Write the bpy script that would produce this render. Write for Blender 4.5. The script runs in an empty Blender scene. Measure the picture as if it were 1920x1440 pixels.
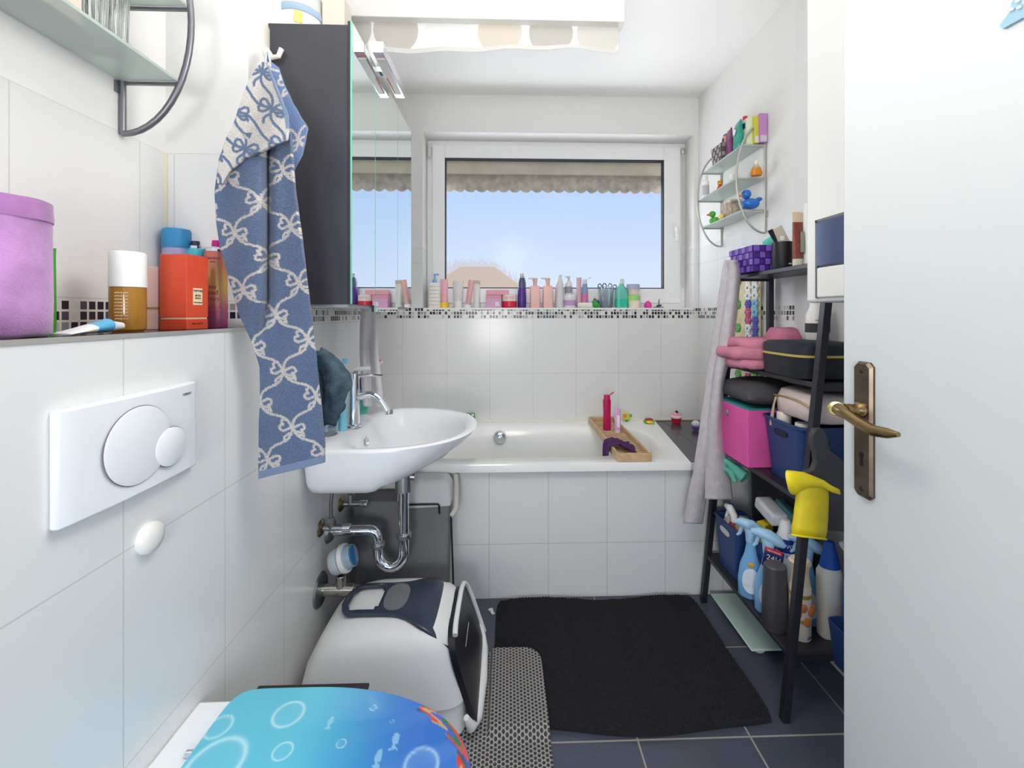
import bpy, bmesh, math, random
import numpy as np
from mathutils import Vector, Matrix
R = math.radians
PI = math.pi
random.seed(7)
scene = bpy.context.scene
COL = scene.collection

# ------------------------------------------------------------------ camera
F, CX, CY, H, YAW = 800.0, 975.0, 588.0, 1.2, 0.03
cam_d = bpy.data.cameras.new('camera')
cam = bpy.data.objects.new('camera', cam_d)
COL.objects.link(cam)
cam.location = (0, 0, H)
cam.rotation_euler = (PI/2, 0, -YAW)
cam_d.sensor_fit = 'HORIZONTAL'
cam_d.sensor_width = 36
cam_d.lens = F/1920*36
cam_d.shift_x = (960-CX)/1920
cam_d.shift_y = (CY-720)/1920
cam_d.clip_start = 0.02
scene.camera = cam
cs, sn = math.cos(YAW), math.sin(YAW)
def ax(u, Y):            # X of the point seen in column u at depth Y
    k = (u-CX)/F
    return Y*(k*cs+sn)/(cs-k*sn)
def ay(u, X):            # Y of the point seen in column u on the plane X
    k = (u-CX)/F
    return X*(cs-k*sn)/(sn+k*cs)
def dep(X, Y): return X*sn+Y*cs
def az(v, X, Y): return H-(v-CY)*dep(X, Y)/F
def fl(u, v, z):         # point on the level z
    d = (H-z)*F/(v-CY)
    l = (u-CX)/F*d
    return (l*cs+d*sn, d*cs-l*sn)

# ------------------------------------------------------------------ world, light, exposure
vs = scene.view_settings
vs.view_transform = 'Standard'; vs.look = 'None'; vs.gamma = 1; vs.use_curve_mapping = False
vs.exposure = 1.15
scene.cycles.use_denoising = True
scene.cycles.max_bounces = 10
scene.cycles.diffuse_bounces = 6
scene.cycles.transparent_max_bounces = 16
scene.cycles.caustics_reflective = False
world = bpy.data.worlds.new('world'); scene.world = world
world.use_nodes = True
nt = world.node_tree; nt.nodes.clear()
wo = nt.nodes.new('ShaderNodeOutputWorld'); bg = nt.nodes.new('ShaderNodeBackground')
tc = nt.nodes.new('ShaderNodeTexCoord'); sx = nt.nodes.new('ShaderNodeSeparateXYZ')
rp = nt.nodes.new('ShaderNodeValToRGB')
nt.links.new(tc.outputs['Generated'], sx.inputs[0]); nt.links.new(sx.outputs['Z'], rp.inputs[0])
rp.color_ramp.elements[0].position = 0.0; rp.color_ramp.elements[0].color = (0.74, 0.83, 0.97, 1)
rp.color_ramp.elements[1].position = 0.34; rp.color_ramp.elements[1].color = (0.42, 0.60, 0.95, 1)
nt.links.new(rp.outputs[0], bg.inputs[0]); bg.inputs[1].default_value = 0.48
nt.links.new(bg.outputs[0], wo.inputs[0])
def area(name, loc, rot, sx_, sy_, power, color):
    l = bpy.data.lights.new(name, 'AREA'); l.shape = 'RECTANGLE'; l.size = sx_; l.size_y = sy_
    l.energy = power; l.color = color
    o = bpy.data.objects.new(name, l); COL.objects.link(o); o.location = loc; o.rotation_euler = rot
    return o
def aim(v): return Vector(v).to_track_quat('-Z', 'Y').to_euler()
area('daylight_outside_window', (-1.35, 3.7, 2.1), aim((1.5, -2.0, -0.55)), 1.3, 1.3, 20, (0.95, 0.97, 1.0))
area('ceiling_fill_below_window', (0.25, 3.7, 0.75), aim((0.0, -1.0, 0.85)), 2.4, 0.9, 23, (0.97, 0.98, 1.0))  # added lamp hidden below the window glass, brightens the ceiling
bl_ = area('bounce_fill', (0.1, 0.10, 1.72), aim((0.0, 0.6, 1.0)), 1.0, 0.7, 5, (1.0, 0.985, 0.96)); bl_.data.spread = R(95)  # added uplight above the frame, bounces fill off the ceiling
def lamp(name, loc, power, color, r):
    l = bpy.data.lights.new(name, 'POINT'); l.energy = power; l.color = color; l.shadow_soft_size = r
    o = bpy.data.objects.new(name, l); COL.objects.link(o); o.location = loc
lamp('room_fill', (0.04, 0.75, 1.80), 5.5, (1.0, 0.97, 0.93), 0.16)  # added unseen fill hanging free in the room, no fixture
lamp('hall_lamp', (-0.2, -1.05, 1.0), 27, (1.0, 0.98, 0.95), 0.25)

# ------------------------------------------------------------------ materials
def lin(c):
    c = c/255.0
    return c/12.92 if c <= 0.04045 else ((c+0.055)/1.055)**2.4
def rgb(c): return (lin(c[0]), lin(c[1]), lin(c[2]), 1)
_m = {}
def M(c, rough=0.45, metal=0.0, bump=0.0, bs=200.0, trans=0.0, spec=0.5, alpha=1.0, vcol=False, sheen=0.0, ior=1.45, mottle=0.0, ms=8.0, coat=0.0):
    key = (tuple(c), rough, metal, bump, bs, trans, spec, alpha, vcol, sheen, ior, mottle, ms, coat)
    if key in _m: return _m[key]
    m = bpy.data.materials.new('surface'); m.use_nodes = True
    n = m.node_tree; b = n.nodes['Principled BSDF']
    b.inputs['Base Color'].default_value = rgb(c)
    b.inputs['Roughness'].default_value = rough
    b.inputs['Metallic'].default_value = metal
    b.inputs['Specular IOR Level'].default_value = spec
    b.inputs['Transmission Weight'].default_value = trans
    b.inputs['IOR'].default_value = ior
    b.inputs['Alpha'].default_value = alpha
    b.inputs['Coat Weight'].default_value = coat
    if sheen: b.inputs['Sheen Weight'].default_value = sheen
    t = n.nodes.new('ShaderNodeTexCoord')
    if vcol:
        a = n.nodes.new('ShaderNodeAttribute'); a.attribute_name = 'pattern'
        n.links.new(a.outputs['Color'], b.inputs['Base Color'])
    elif mottle:
        nz = n.nodes.new('ShaderNodeTexNoise'); nz.inputs['Scale'].default_value = ms; nz.inputs['Detail'].default_value = 4
        mx = n.nodes.new('ShaderNodeMix'); mx.data_type = 'RGBA'
        cc = rgb(c); mx.inputs[6].default_value = cc
        mx.inputs[7].default_value = (cc[0]*(1-mottle), cc[1]*(1-mottle), cc[2]*(1-mottle), 1)
        n.links.new(t.outputs['Object'], nz.inputs['Vector'])
        cr = n.nodes.new('ShaderNodeMapRange'); cr.inputs[1].default_value = 0.35; cr.inputs[2].default_value = 0.65
        n.links.new(nz.outputs['Fac'], cr.inputs[0]); n.links.new(cr.outputs[0], mx.inputs[0]); n.links.new(mx.outputs[2], b.inputs['Base Color'])
    if bump:
        nz = n.nodes.new('ShaderNodeTexNoise'); nz.inputs['Scale'].default_value = bs; nz.inputs['Detail'].default_value = 3
        bp = n.nodes.new('ShaderNodeBump'); bp.inputs['Strength'].default_value = bump; bp.inputs['Distance'].default_value = 0.003
        n.links.new(t.outputs['Object'], nz.inputs['Vector']); n.links.new(nz.outputs['Fac'], bp.inputs['Height']); n.links.new(bp.outputs[0], b.inputs['Normal'])
    _m[key] = m
    return m
CHROME = M((225, 228, 232), 0.08, 1.0)
BRUSHED = M((170, 172, 175), 0.35, 1.0)
BLACKM = M((26, 26, 32), 0.4)
WHITEP = M((238, 238, 236), 0.3)
CERAMIC = M((240, 241, 242), 0.12, spec=0.6)
GLASS = M((250, 252, 252), 0.05, trans=1.0)
FROST = M((226, 240, 233), 0.35, trans=0.5)

def node_math(n, op, a, b=None, c=None):
    x = n.nodes.new('ShaderNodeMath'); x.operation = op
    for i, q in enumerate((a, b, c)):
        if q is None: continue
        if isinstance(q, (int, float)): x.inputs[i].default_value = q
        else: n.links.new(q, x.inputs[i])
    return x.outputs[0]
def mixc(n, fac, a, b):
    x = n.nodes.new('ShaderNodeMix'); x.data_type = 'RGBA'
    for i, q in ((0, fac), (6, a), (7, b)):
        if isinstance(q, (int, float)): x.inputs[i].default_value = q
        elif isinstance(q, tuple): x.inputs[i].default_value = q
        else: n.links.new(q, x.inputs[i])
    return x.outputs[2]
def wall_mat(axis, off, w, z0, h, top=1.585, mos=True, mosz=(1.166, 1.234), lo=None, tile=(229, 229, 227), grout=(205, 204, 200), g=0.0022, plaster=(230, 229, 226)):
    """white tiles to height `top`, mosaic band, plaster above; in world metres"""
    m = bpy.data.materials.new('tiled_wall'); m.use_nodes = True
    n = m.node_tree; b = n.nodes['Principled BSDF']
    gp = n.nodes.new('ShaderNodeNewGeometry'); s = n.nodes.new('ShaderNodeSeparateXYZ'); n.links.new(gp.outputs['Position'], s.inputs[0])
    p = s.outputs[axis]; z = s.outputs['Z']
    def line(c, o, per, gw):
        q = node_math(n, 'SUBTRACT', c, o); q = node_math(n, 'DIVIDE', q, per); q = node_math(n, 'FRACT', q)
        q = node_math(n, 'SUBTRACT', q, 0.5); q = node_math(n, 'ABSOLUTE', q)
        return node_math(n, 'GREATER_THAN', q, 0.5-gw/per/2)
    gl = node_math(n, 'MAXIMUM', line(p, off, w, g), line(z, z0, h, g))
    col = mixc(n, gl, rgb(tile), rgb(grout))
    istile = node_math(n, 'LESS_THAN', z, top)
    bandg = gl
    if mos:
        a0, a1 = mosz; P = (a1-a0)/3.0; Q = 0.0172
        inb = node_math(n, 'MULTIPLY', node_math(n, 'GREATER_THAN', z, a0), node_math(n, 'LESS_THAN', z, a1))
        cu = node_math(n, 'FLOOR', node_math(n, 'DIVIDE', p, Q)); cv = node_math(n, 'FLOOR', node_math(n, 'DIVIDE', node_math(n, 'SUBTRACT', z, a0), P))
        cb = n.nodes.new('ShaderNodeCombineXYZ'); n.links.new(cu, cb.inputs[0]); n.links.new(cv, cb.inputs[1])
        wn = n.nodes.new('ShaderNodeTexWhiteNoise'); wn.noise_dimensions = '3D'; n.links.new(cb.outputs[0], wn.inputs['Vector'])
        r = n.nodes.new('ShaderNodeValToRGB'); r.color_ramp.interpolation = 'CONSTANT'
        el = r.color_ramp.elements
        el[0].position = 0; el[0].color = rgb((40, 40, 52)); el[1].position = 0.30; el[1].color = rgb((78, 82, 98))
        for q, cc in ((0.42, (150, 150, 155)), (0.56, (188, 188, 188)), (0.68, (222, 221, 216))):
            e = el.new(q); e.color = rgb(cc)
        n.links.new(wn.outputs['Value'], r.inputs[0])
        mg = node_math(n, 'MAXIMUM', line(p, 0.0, Q, 0.0042), line(z, a0, P, 0.0042))
        mc = mixc(n, mg, r.outputs[0], rgb((228, 226, 218)))
        col = mixc(n, inb, col, mc)
    col = mixc(n, istile, rgb(plaster), col)
    if lo is not None:       # tiles only beyond this coordinate
        ok = node_math(n, 'GREATER_THAN', p, lo)
        col = mixc(n, ok, rgb(plaster), col)
        istile = node_math(n, 'MULTIPLY', istile, ok)
    n.links.new(col, b.inputs['Base Color'])
    rough = node_math(n, 'SUBTRACT', 0.8, node_math(n, 'MULTIPLY', istile, 0.58)); n.links.new(rough, b.inputs['Roughness'])
    bp = n.nodes.new('ShaderNodeBump'); bp.inputs['Strength'].default_value = 0.5; bp.inputs['Distance'].default_value = 0.002
    hh = node_math(n, 'MULTIPLY', node_math(n, 'MULTIPLY', gl, istile), -1.0)
    nz = n.nodes.new('ShaderNodeTexNoise'); nz.inputs['Scale'].default_value = 7; n.links.new(gp.outputs['Position'], nz.inputs['Vector'])
    hh = node_math(n, 'ADD', hh, node_math(n, 'MULTIPLY', nz.outputs['Fac'], 0.6)); n.links.new(hh, bp.inputs['Height'])
    n.links.new(bp.outputs[0], b.inputs['Normal'])
    return m
def grid_mat(c, g, ox, wx, oy, wy, gw, rough=0.3, streak=False):
    m = bpy.data.materials.new('floor_tiles'); m.use_nodes = True
    n = m.node_tree; b = n.nodes['Principled BSDF']
    gp = n.nodes.new('ShaderNodeNewGeometry'); s = n.nodes.new('ShaderNodeSeparateXYZ'); n.links.new(gp.outputs['Position'], s.inputs[0])
    def line(cc, o, per):
        q = node_math(n, 'FRACT', node_math(n, 'DIVIDE', node_math(n, 'SUBTRACT', cc, o), per))
        return node_math(n, 'GREATER_THAN', node_math(n, 'ABSOLUTE', node_math(n, 'SUBTRACT', q, 0.5)), 0.5-gw/per/2)
    gl = node_math(n, 'MAXIMUM', line(s.outputs[0], ox, wx), line(s.outputs[1], oy, wy))
    mp = n.nodes.new('ShaderNodeMapping'); mp.inputs['Scale'].default_value = (6, 260, 1)
    nz = n.nodes.new('ShaderNodeTexNoise'); nz.inputs['Scale'].default_value = 1.0
    n.links.new(gp.outputs['Position'], mp.inputs[0]); n.links.new(mp.outputs[0], nz.inputs['Vector'])
    cc = rgb(c)
    base = mixc(n, nz.outputs['Fac'], (cc[0]*0.8, cc[1]*0.8, cc[2]*0.8, 1), (cc[0]*1.3, cc[1]*1.3, cc[2]*1.3, 1))
    n.links.new(mixc(n, gl, base, rgb(g)), b.inputs['Base Color'])
    n.links.new(node_math(n, 'ADD', rough, node_math(n, 'MULTIPLY', gl, 0.4)), b.inputs['Roughness'])
    bp = n.nodes.new('ShaderNodeBump'); bp.inputs['Strength'].default_value = 0.4; bp.inputs['Distance'].default_value = 0.002
    n.links.new(node_math(n, 'ADD', node_math(n, 'MULTIPLY', gl, -1.0), node_math(n, 'MULTIPLY', nz.outputs['Fac'], 0.12)), bp.inputs['Height']); n.links.new(bp.outputs[0], b.inputs['Normal'])
    return m

# ------------------------------------------------------------------ mesh builder
LAST = [None]
class MB:
    def __init__(s): s.bm = bmesh.new()
    def box(s, c, size, rot=None):
        r = bmesh.ops.create_cube(s.bm, size=1.0)
        mt = Matrix.Translation(c) @ (rot.to_4x4() if rot else Matrix()) @ Matrix.Diagonal((size[0], size[1], size[2], 1))
        bmesh.ops.transform(s.bm, matrix=mt, verts=r['verts']); return s
    def bb(s, x0, x1, y0, y1, z0, z1): return s.box(((x0+x1)/2, (y0+y1)/2, (z0+z1)/2), (abs(x1-x0), abs(y1-y0), abs(z1-z0)))
    def rings(s, rr, cap0=True, cap1=True, closed=True):
        V = [[s.bm.verts.new(p) for p in r] for r in rr]
        n = len(V[0])
        for a, b in zip(V, V[1:]):
            for i in range(n if closed else n-1):
                j = (i+1) % n
                try: s.bm.faces.new((a[i], a[j], b[j], b[i]))
                except ValueError: pass
        if cap0 and closed: s.bm.faces.new(list(reversed(V[0])))
        if cap1 and closed: s.bm.faces.new(V[-1])
        return s
    def loft(s, rs, n=28, e=2.0, c=(0, 0, 0), cap0=True, cap1=True):
        rr = []
        for r in rs:
            z, rx, ry = r[0], r[1], r[2]
            ox, oy = (r[3], r[4]) if len(r) > 4 else (0, 0)
            ee = r[5] if len(r) > 5 else e
            ring = []
            for i in range(n):
                t = 2*PI*(i+0.5)/n; ct, st = math.cos(t), math.sin(t)
                ring.append((c[0]+ox+rx*math.copysign(abs(ct)**(2/ee), ct), c[1]+oy+ry*math.copysign(abs(st)**(2/ee), st), c[2]+z))
            rr.append(ring)
        return s.rings(rr, cap0, cap1)
    def lathe(s, prof, n=28, c=(0, 0, 0), cap0=True, cap1=True):
        return s.loft([(z, r, r) for r, z in prof], n, 2.0, c, cap0, cap1)
    def tube(s, pts, r, n=10, cap=True):
        pts = [Vector(p) for p in pts]; rr = []; up = None
        for i, p in enumerate(pts):
            d = (pts[min(i+1, len(pts)-1)]-pts[max(i-1, 0)]).normalized()
            if up is None:
                up = Vector((0, 0, 1)) if abs(d.z) < 0.9 else Vector((1, 0, 0))
            a = d.cross(up).normalized(); up = a.cross(d).normalized()
            rad = r[i] if isinstance(r, (list, tuple)) else r
            rr.append([p+a*rad*math.cos(2*PI*k/n)+up*rad*math.sin(2*PI*k/n) for k in range(n)])
        return s.rings(rr, cap, cap)
    def cyl(s, a, b, r, n=20): return s.tube([a, b], r, n)
    def prism(s, poly, a, b, axis='z'):
        def P(p, q):
            return {'z': (p[0], p[1], q), 'y': (p[0], q, p[1]), 'x': (q, p[0], p[1])}[axis]
        return s.rings([[P(p, a) for p in poly], [P(p, b) for p in poly]])
    def ball(s, c, r, sc=(1, 1, 1), n=16):
        q = bmesh.ops.create_uvsphere(s.bm, u_segments=n, v_segments=max(6, n*2//3), radius=r)
        bmesh.ops.transform(s.bm, matrix=Matrix.Translation(c) @ Matrix.Diagonal((sc[0], sc[1], sc[2], 1)), verts=q['verts']); return s
    def grid(s, P):
        V = [[s.bm.verts.new(p) for p in row] for row in P]
        for i in range(len(V)-1):
            for j in range(len(V[0])-1): s.bm.faces.new((V[i][j], V[i][j+1], V[i+1][j+1], V[i+1][j]))
        return s
    def jitter(s, amp, freq=12.0, seed=0.0):
        from mathutils import noise
        for v in s.bm.verts:
            v.co += noise.noise_vector(v.co*freq+Vector((seed, seed*1.7, 0)))*amp
        return s
    def make(s, name, mat, parent=None, smooth=35, bevel=0, seg=2, loc=None, solid=0, sub=0):
        bmesh.ops.recalc_face_normals(s.bm, faces=s.bm.faces) if not solid else None
        me = bpy.data.meshes.new(name); s.bm.to_mesh(me); s.bm.free()
        if smooth:
            me.polygons.foreach_set('use_smooth', [True]*len(me.polygons))
            me.set_sharp_from_angle(angle=R(smooth))
        o = bpy.data.objects.new(name, me); COL.objects.link(o)
        if mat: me.materials.append(mat)
        if parent: o.parent = parent
        if loc: o.location = loc
        if solid:
            q = o.modifiers.new('thickness', 'SOLIDIFY'); q.thickness = solid; q.offset = 0
        if bevel:
            q = o.modifiers.new('bevel', 'BEVEL'); q.width = bevel; q.segments = seg; q.limit_method = 'ANGLE'; q.angle_limit = R(40)
        if sub:
            q = o.modifiers.new('sub', 'SUBSURF'); q.levels = sub; q.render_levels = sub
        LAST[0] = o
        return o
def thing(name, label, cat, loc=(0, 0, 0), rz=0, group=None):
    o = bpy.data.objects.new(name, None); COL.objects.link(o)
    o.empty_display_size = 0.05
    o.location = loc; o.rotation_euler = (0, 0, rz)
    o['label'] = label; o['category'] = cat
    if group: o['group'] = group
    return o
def tag(o, label, cat, group=None):
    o['label'] = label; o['category'] = cat
    if group: o['group'] = group
    return o
def struct(o): o['kind'] = 'structure'; return o
def dup(root, loc, rz, label, group=None):
    r = root.copy(); COL.objects.link(r); r.location = loc; r.rotation_euler = (0, 0, rz); r['label'] = label
    if group: r['group'] = group
    for ch in list(root.children):
        c = ch.copy(); COL.objects.link(c); c.parent = r
        for g in list(ch.children):
            d = g.copy(); COL.objects.link(d); d.parent = c
    return r
def text(body, size, mat, parent, loc, rot=(PI/2, 0, 0), bend=None, name='lettering', wide=1.0, align='CENTER'):
    cu = bpy.data.curves.new('t', 'FONT'); cu.body = body; cu.size = size; cu.align_x = align; cu.align_y = 'CENTER'
    cu.extrude = 0.0003; cu.resolution_u = 3
    o = bpy.data.objects.new('t', cu); COL.objects.link(o)
    bpy.context.view_layer.update()
    me = bpy.data.meshes.new_from_object(o.evaluated_get(bpy.context.evaluated_depsgraph_get()))
    bpy.data.objects.remove(o); bpy.data.curves.remove(cu)
    for v in me.vertices:
        v.co.x *= wide
        if bend:
            a = v.co.x/bend; zz = v.co.z
            v.co.x = (bend+zz)*math.sin(a); v.co.z = (bend+zz)*math.cos(a)-bend
    me.materials.clear(); me.materials.append(mat); me.name = name
    p = bpy.data.objects.new(name, me); COL.objects.link(p); p.parent = parent; p.location = loc; p.rotation_euler = rot
    return p
def paint(o, fn):
    me = o.data; n = len(me.vertices); co = np.empty(n*3); me.vertices.foreach_get('co', co); co = co.reshape(-1, 3)
    c = fn(co); c = np.clip(c, 0, 1)
    a = me.color_attributes.new('pattern', 'FLOAT_COLOR', 'POINT')
    a.data.foreach_set('color', np.concatenate([c, np.ones((n, 1))], 1).astype(np.float32).ravel())
def L3(c): return np.array([lin(c[0]), lin(c[1]), lin(c[2])])

# ================================================================== SETTING
XL, XN, XA, XR = -0.625, -0.82, -0.765, 1.123     # left wall, niche back, tub alcove left, right wall
YB, YF, YN = 2.47, 1.80, 1.05                       # back wall, tub front, end of the niche
ZC, ZS, ZT, ZL = 2.465, 1.234, 0.577, 1.166        # ceiling, sill, tub rim, ledge
YE = ay(683, XL)                                     # where the left wall steps back to the tub
wl_off = ay(421.7, XL)
mw = wall_mat('Y', wl_off, 0.25, ZL-0.355*3, 0.355, mosz=(1.172, 1.234))
o = MB().bb(XL-0.25, XL, -0.6, YN, 0, ZL-0.004).bb(XL-0.25, XL, YN+0.02, YE, 0, ZC).bb(XL-0.25, XL, YN, YN+0.02, 0, ZL-0.004).make('wall_left', mw, smooth=0); struct(o)
mwn = wall_mat('Y', ay(262, XN), 0.25, 1.585-0.355*3, 0.355, mosz=(ZL, 1.226), tile=(226, 225, 222))
struct(MB().bb(XN-0.06, XN, -0.6, YN, ZL-0.004, ZC).make('wall_left_niche', mwn, smooth=0))
mwx = wall_mat('X', XN+0.02, 0.5, 1.585-0.355*3, 0.355, mosz=(ZL, 1.226))
struct(MB().bb(XN-0.06, XL, YN, YN+0.02, ZL-0.004, ZC).make('wall_left_niche_end', mwx, smooth=0))
struct(MB().bb(XA-0.06, XA, YE, YB+0.3, 0, ZC).make('wall_left_alcove', wall_mat('Y', 0, 0.25, 0.854-0.318*3, 0.318, mosz=(1.172, 1.234)), smooth=0))
struct(MB().bb(XN, XL-0.001, -0.6, YN, ZL-0.0035, ZL).make('trim_1', M((62, 52, 50), 0.2), smooth=0))
struct(MB().bb(XL-0.001, XL+0.0025, -0.6, YN+0.02, ZL-0.006, ZL+0.001).make('trim_2', M((200, 198, 192), 0.35, 0.6), smooth=0))
# back wall with the window opening
WX0, WX1 = ax(793, YB), ax(1301, YB)
WZ1 = az(250, 0.3, YB)
mb = MB().bb(XA, WX0, YB, YB+0.3, 0, ZC).bb(WX1, XR, YB, YB+0.3, 0, ZC).bb(WX0, WX1, YB, YB+0.3, 0, ZS-0.012).bb(WX0, WX1, YB, YB+0.3, WZ1, ZC)
struct(mb.make('wall_back', wall_mat('X', ax(837, YB), 0.25, 0.854-0.318*3, 0.318, mosz=(1.172, 1.234)), smooth=0))
struct(MB().bb(WX0, WX1, YB-0.002, YB+0.13, ZS-0.012, ZS).make('trim_3', M((238, 237, 233), 0.25), smooth=0, bevel=0.003))
YTR = ay(1496, XR)
struct(MB().bb(XR, XR+0.1, -0.6, YB+0.3, 0, ZC).make('wall_right', wall_mat('Y', ay(1455, XR), 0.25, 0.854-0.318*3, 0.318, mosz=(1.172, 1.234), lo=YTR), smooth=0))
struct(MB().bb(XR-0.012, XR, 0.6, YTR, 0, ZC).make('trim_4', M((226, 226, 224), 0.7), smooth=0))
struct(MB().bb(-1.6, 1.8, -1.8, YB+0.3, -0.05, 0).make('floor', grid_mat((72, 76, 88), (158, 150, 138), 0.367, 0.322, 1.19, 0.322, 0.005, 0.28), smooth=0))
struct(MB().bb(-1.0, 1.25, -0.6, YB+0.3, ZC, ZC+0.05).make('ceiling', M((238, 237, 234), 0.9, bump=0.1, bs=20), smooth=0))
# silicone joints
struct(MB().bb(XN, XN+0.006, YN-0.006, YN, ZL, 1.585).make('trim_5', M((228, 220, 196), 0.5), smooth=0))

# window
wy = YB+0.12
def bar_frame(x0, x1, z0, z1, t, y0, y1, tb=None):
    tb = tb or t
    return MB().bb(x0, x1, y0, y1, z1-t, z1).bb(x0, x1, y0, y1, z0, z0+tb).bb(x0, x0+t, y0, y1, z0+tb, z1-t).bb(x1-t, x1, y0, y1, z0+tb, z1-t)
fx0, fx1, fz0, fz1 = WX0+0.001, WX1-0.001, ZS, WZ1-0.001
wf = bar_frame(fx0, fx1, fz0, fz1, 0.045, wy, wy+0.07).make('window_1', M((240, 240, 239), 0.3), smooth=0, bevel=0.004); struct(wf)
gx0, gx1 = ax(835, wy), ax(1243, wy); gz1 = az(300, 0.3, wy); gz0 = az(541, 0.3, wy)
sx0, sx1, sz0, sz1 = fx0+0.035, fx1-0.035, fz0+0.03, fz1-0.03
sash = MB().bb(sx0, gx0, wy-0.018, wy+0.03, sz0, sz1).bb(gx1, sx1, wy-0.018, wy+0.03, sz0, sz1).bb(gx0, gx1, wy-0.018, wy+0.03, gz1, sz1).bb(gx0, gx1, wy-0.018, wy+0.03, sz0, gz0).make('sash', M((241, 241, 240), 0.28), wf, smooth=0, bevel=0.004)
bar_frame(gx0-0.003, gx1+0.003, gz0-0.003, gz1+0.003, 0.008, wy-0.016, wy+0.02).make('window_seal', M((50, 52, 60), 0.6), sash, smooth=0)
pm = bpy.data.materials.new('obscured_glass'); pm.use_nodes = True
n = pm.node_tree; n.nodes.clear(); out = n.nodes.new('ShaderNodeOutputMaterial')
rf = n.nodes.new('ShaderNodeBsdfRefraction'); rf.inputs['Roughness'].default_value = 0.22; rf.inputs['IOR'].default_value = 1.15; rf.inputs['Color'].default_value = (0.97, 0.98, 1, 1)
tr = n.nodes.new('ShaderNodeBsdfTransparent'); tr.inputs['Color'].default_value = (0.97, 0.98, 1, 1)
gl = n.nodes.new('ShaderNodeBsdfGlossy'); gl.inputs['Roughness'].default_value = 0.2
m1 = n.nodes.new('ShaderNodeMixShader'); m1.inputs[0].default_value = 0.5
m2 = n.nodes.new('ShaderNodeMixShader'); m2.inputs[0].default_value = 0.015
tcn = n.nodes.new('ShaderNodeTexCoord'); wv = n.nodes.new('ShaderNodeTexNoise'); wv.inputs['Scale'].default_value = 45
mpn = n.nodes.new('ShaderNodeMapping'); mpn.inputs['Scale'].default_value = (1, 1, 0.35)
n.links.new(tcn.outputs['Object'], mpn.inputs[0]); n.links.new(mpn.outputs[0], wv.inputs['Vector'])
bpn = n.nodes.new('ShaderNodeBump'); bpn.inputs['Strength'].default_value = 0.5; bpn.inputs['Distance'].default_value = 0.01
n.links.new(wv.outputs['Fac'], bpn.inputs['Height']); n.links.new(bpn.outputs[0], rf.inputs['Normal'])
n.links.new(rf.outputs[0], m1.inputs[1]); n.links.new(tr.outputs[0], m1.inputs[2]); n.links.new(m1.outputs[0], m2.inputs[1]); n.links.new(gl.outputs[0], m2.inputs[2]); n.links.new(m2.outputs[0], out.inputs[0])
MB().grid([[(gx0, wy+0.01, gz0), (gx1, wy+0.01, gz0)], [(gx0, wy+0.01, gz1), (gx1, wy+0.01, gz1)]]).make('window_pane', pm, wf, smooth=0)
hx = ax(1267, wy-0.03); hz = az(432, hx, wy)
MB().loft([(-0.045, 0.010, 0.006), (0.045, 0.010, 0.006)], e=4, c=(hx, wy-0.022, hz)).tube([(hx, wy-0.022, hz), (hx, wy-0.05, hz)], 0.008).loft([(-0.075, 0.007, 0.006), (0.01, 0.010, 0.008)], e=3, c=(hx, wy-0.052, hz)).make('window_handle', M((236, 236, 236), 0.25), wf)
hx = ax(1280, wy-0.02)
MB().ball((hx, wy-0.024, az(286, hx, wy)), 0.016, (0.8, 0.7, 1.3)).tube([(hx, wy-0.024, az(286, hx, wy)), (hx, wy-0.024, az(540, hx, wy))], 0.004).make('stay_rod', M((200, 198, 190), 0.35, 0.6), wf)
hx = ax(806, wy)
MB().bb(hx-0.006, hx+0.008, wy-0.032, wy-0.012, az(298, hx, wy), az(272, hx, wy)).make('hinge', M((222, 222, 222), 0.3), wf, bevel=0.003)
# outside: half-lowered roller shutter with a scalloped frill, roofs beyond
sh = thing('roller_shutter', 'beige scalloped roller blind half lowered outside behind the obscured window glass', 'blind', (0, wy+0.11, 0))
zb = az(338, 0.3, wy+0.11)
MB().bb(gx0-0.1, gx1+0.1, 0, 0.012, zb, gz1+0.15).make('blind_sheet', M((240, 230, 208), 0.8, mottle=0.12, ms=6), sh, smooth=0)
poly = [(gx0-0.1, zb)]; k = 22; W_ = (gx1-gx0+0.2)/k
for i in range(k):
    for j in range(1, 9):
        t = j/8.0; poly.append((gx0-0.1+W_*(i+t), zb-0.070-0.016*math.sin(PI*t)**0.7))
mb = MB()
up_ = [(p[0], zb+0.02) for p in reversed(poly)]
mb.grid([[(p[0], -0.004, zb+0.03) for p in poly], [(p[0], -0.012-0.006*math.sin(i*0.8), p[1]) for i, p in enumerate(poly)]])
mb.make('scalloped_frill', M((214, 202, 186), 0.8, mottle=0.3, ms=25), sh, solid=0.003)
hs = thing('neighbour_house', 'peach coloured neighbouring house seen blurred through the window glass', 'house', (0.2, 14, 0))
MB().bb(-2.6, 0.2, 0, 3, -3, 1.9).make('house_wall', M((252, 218, 180), 0.9), hs, smooth=0)
MB().prism([(-2.9, 1.9), (0.5, 1.9), (-0.6, 2.7), (-1.7, 2.7)], -0.3, 3.3, 'y').make('roof', M((250, 212, 175), 0.9), hs, smooth=0)

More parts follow.
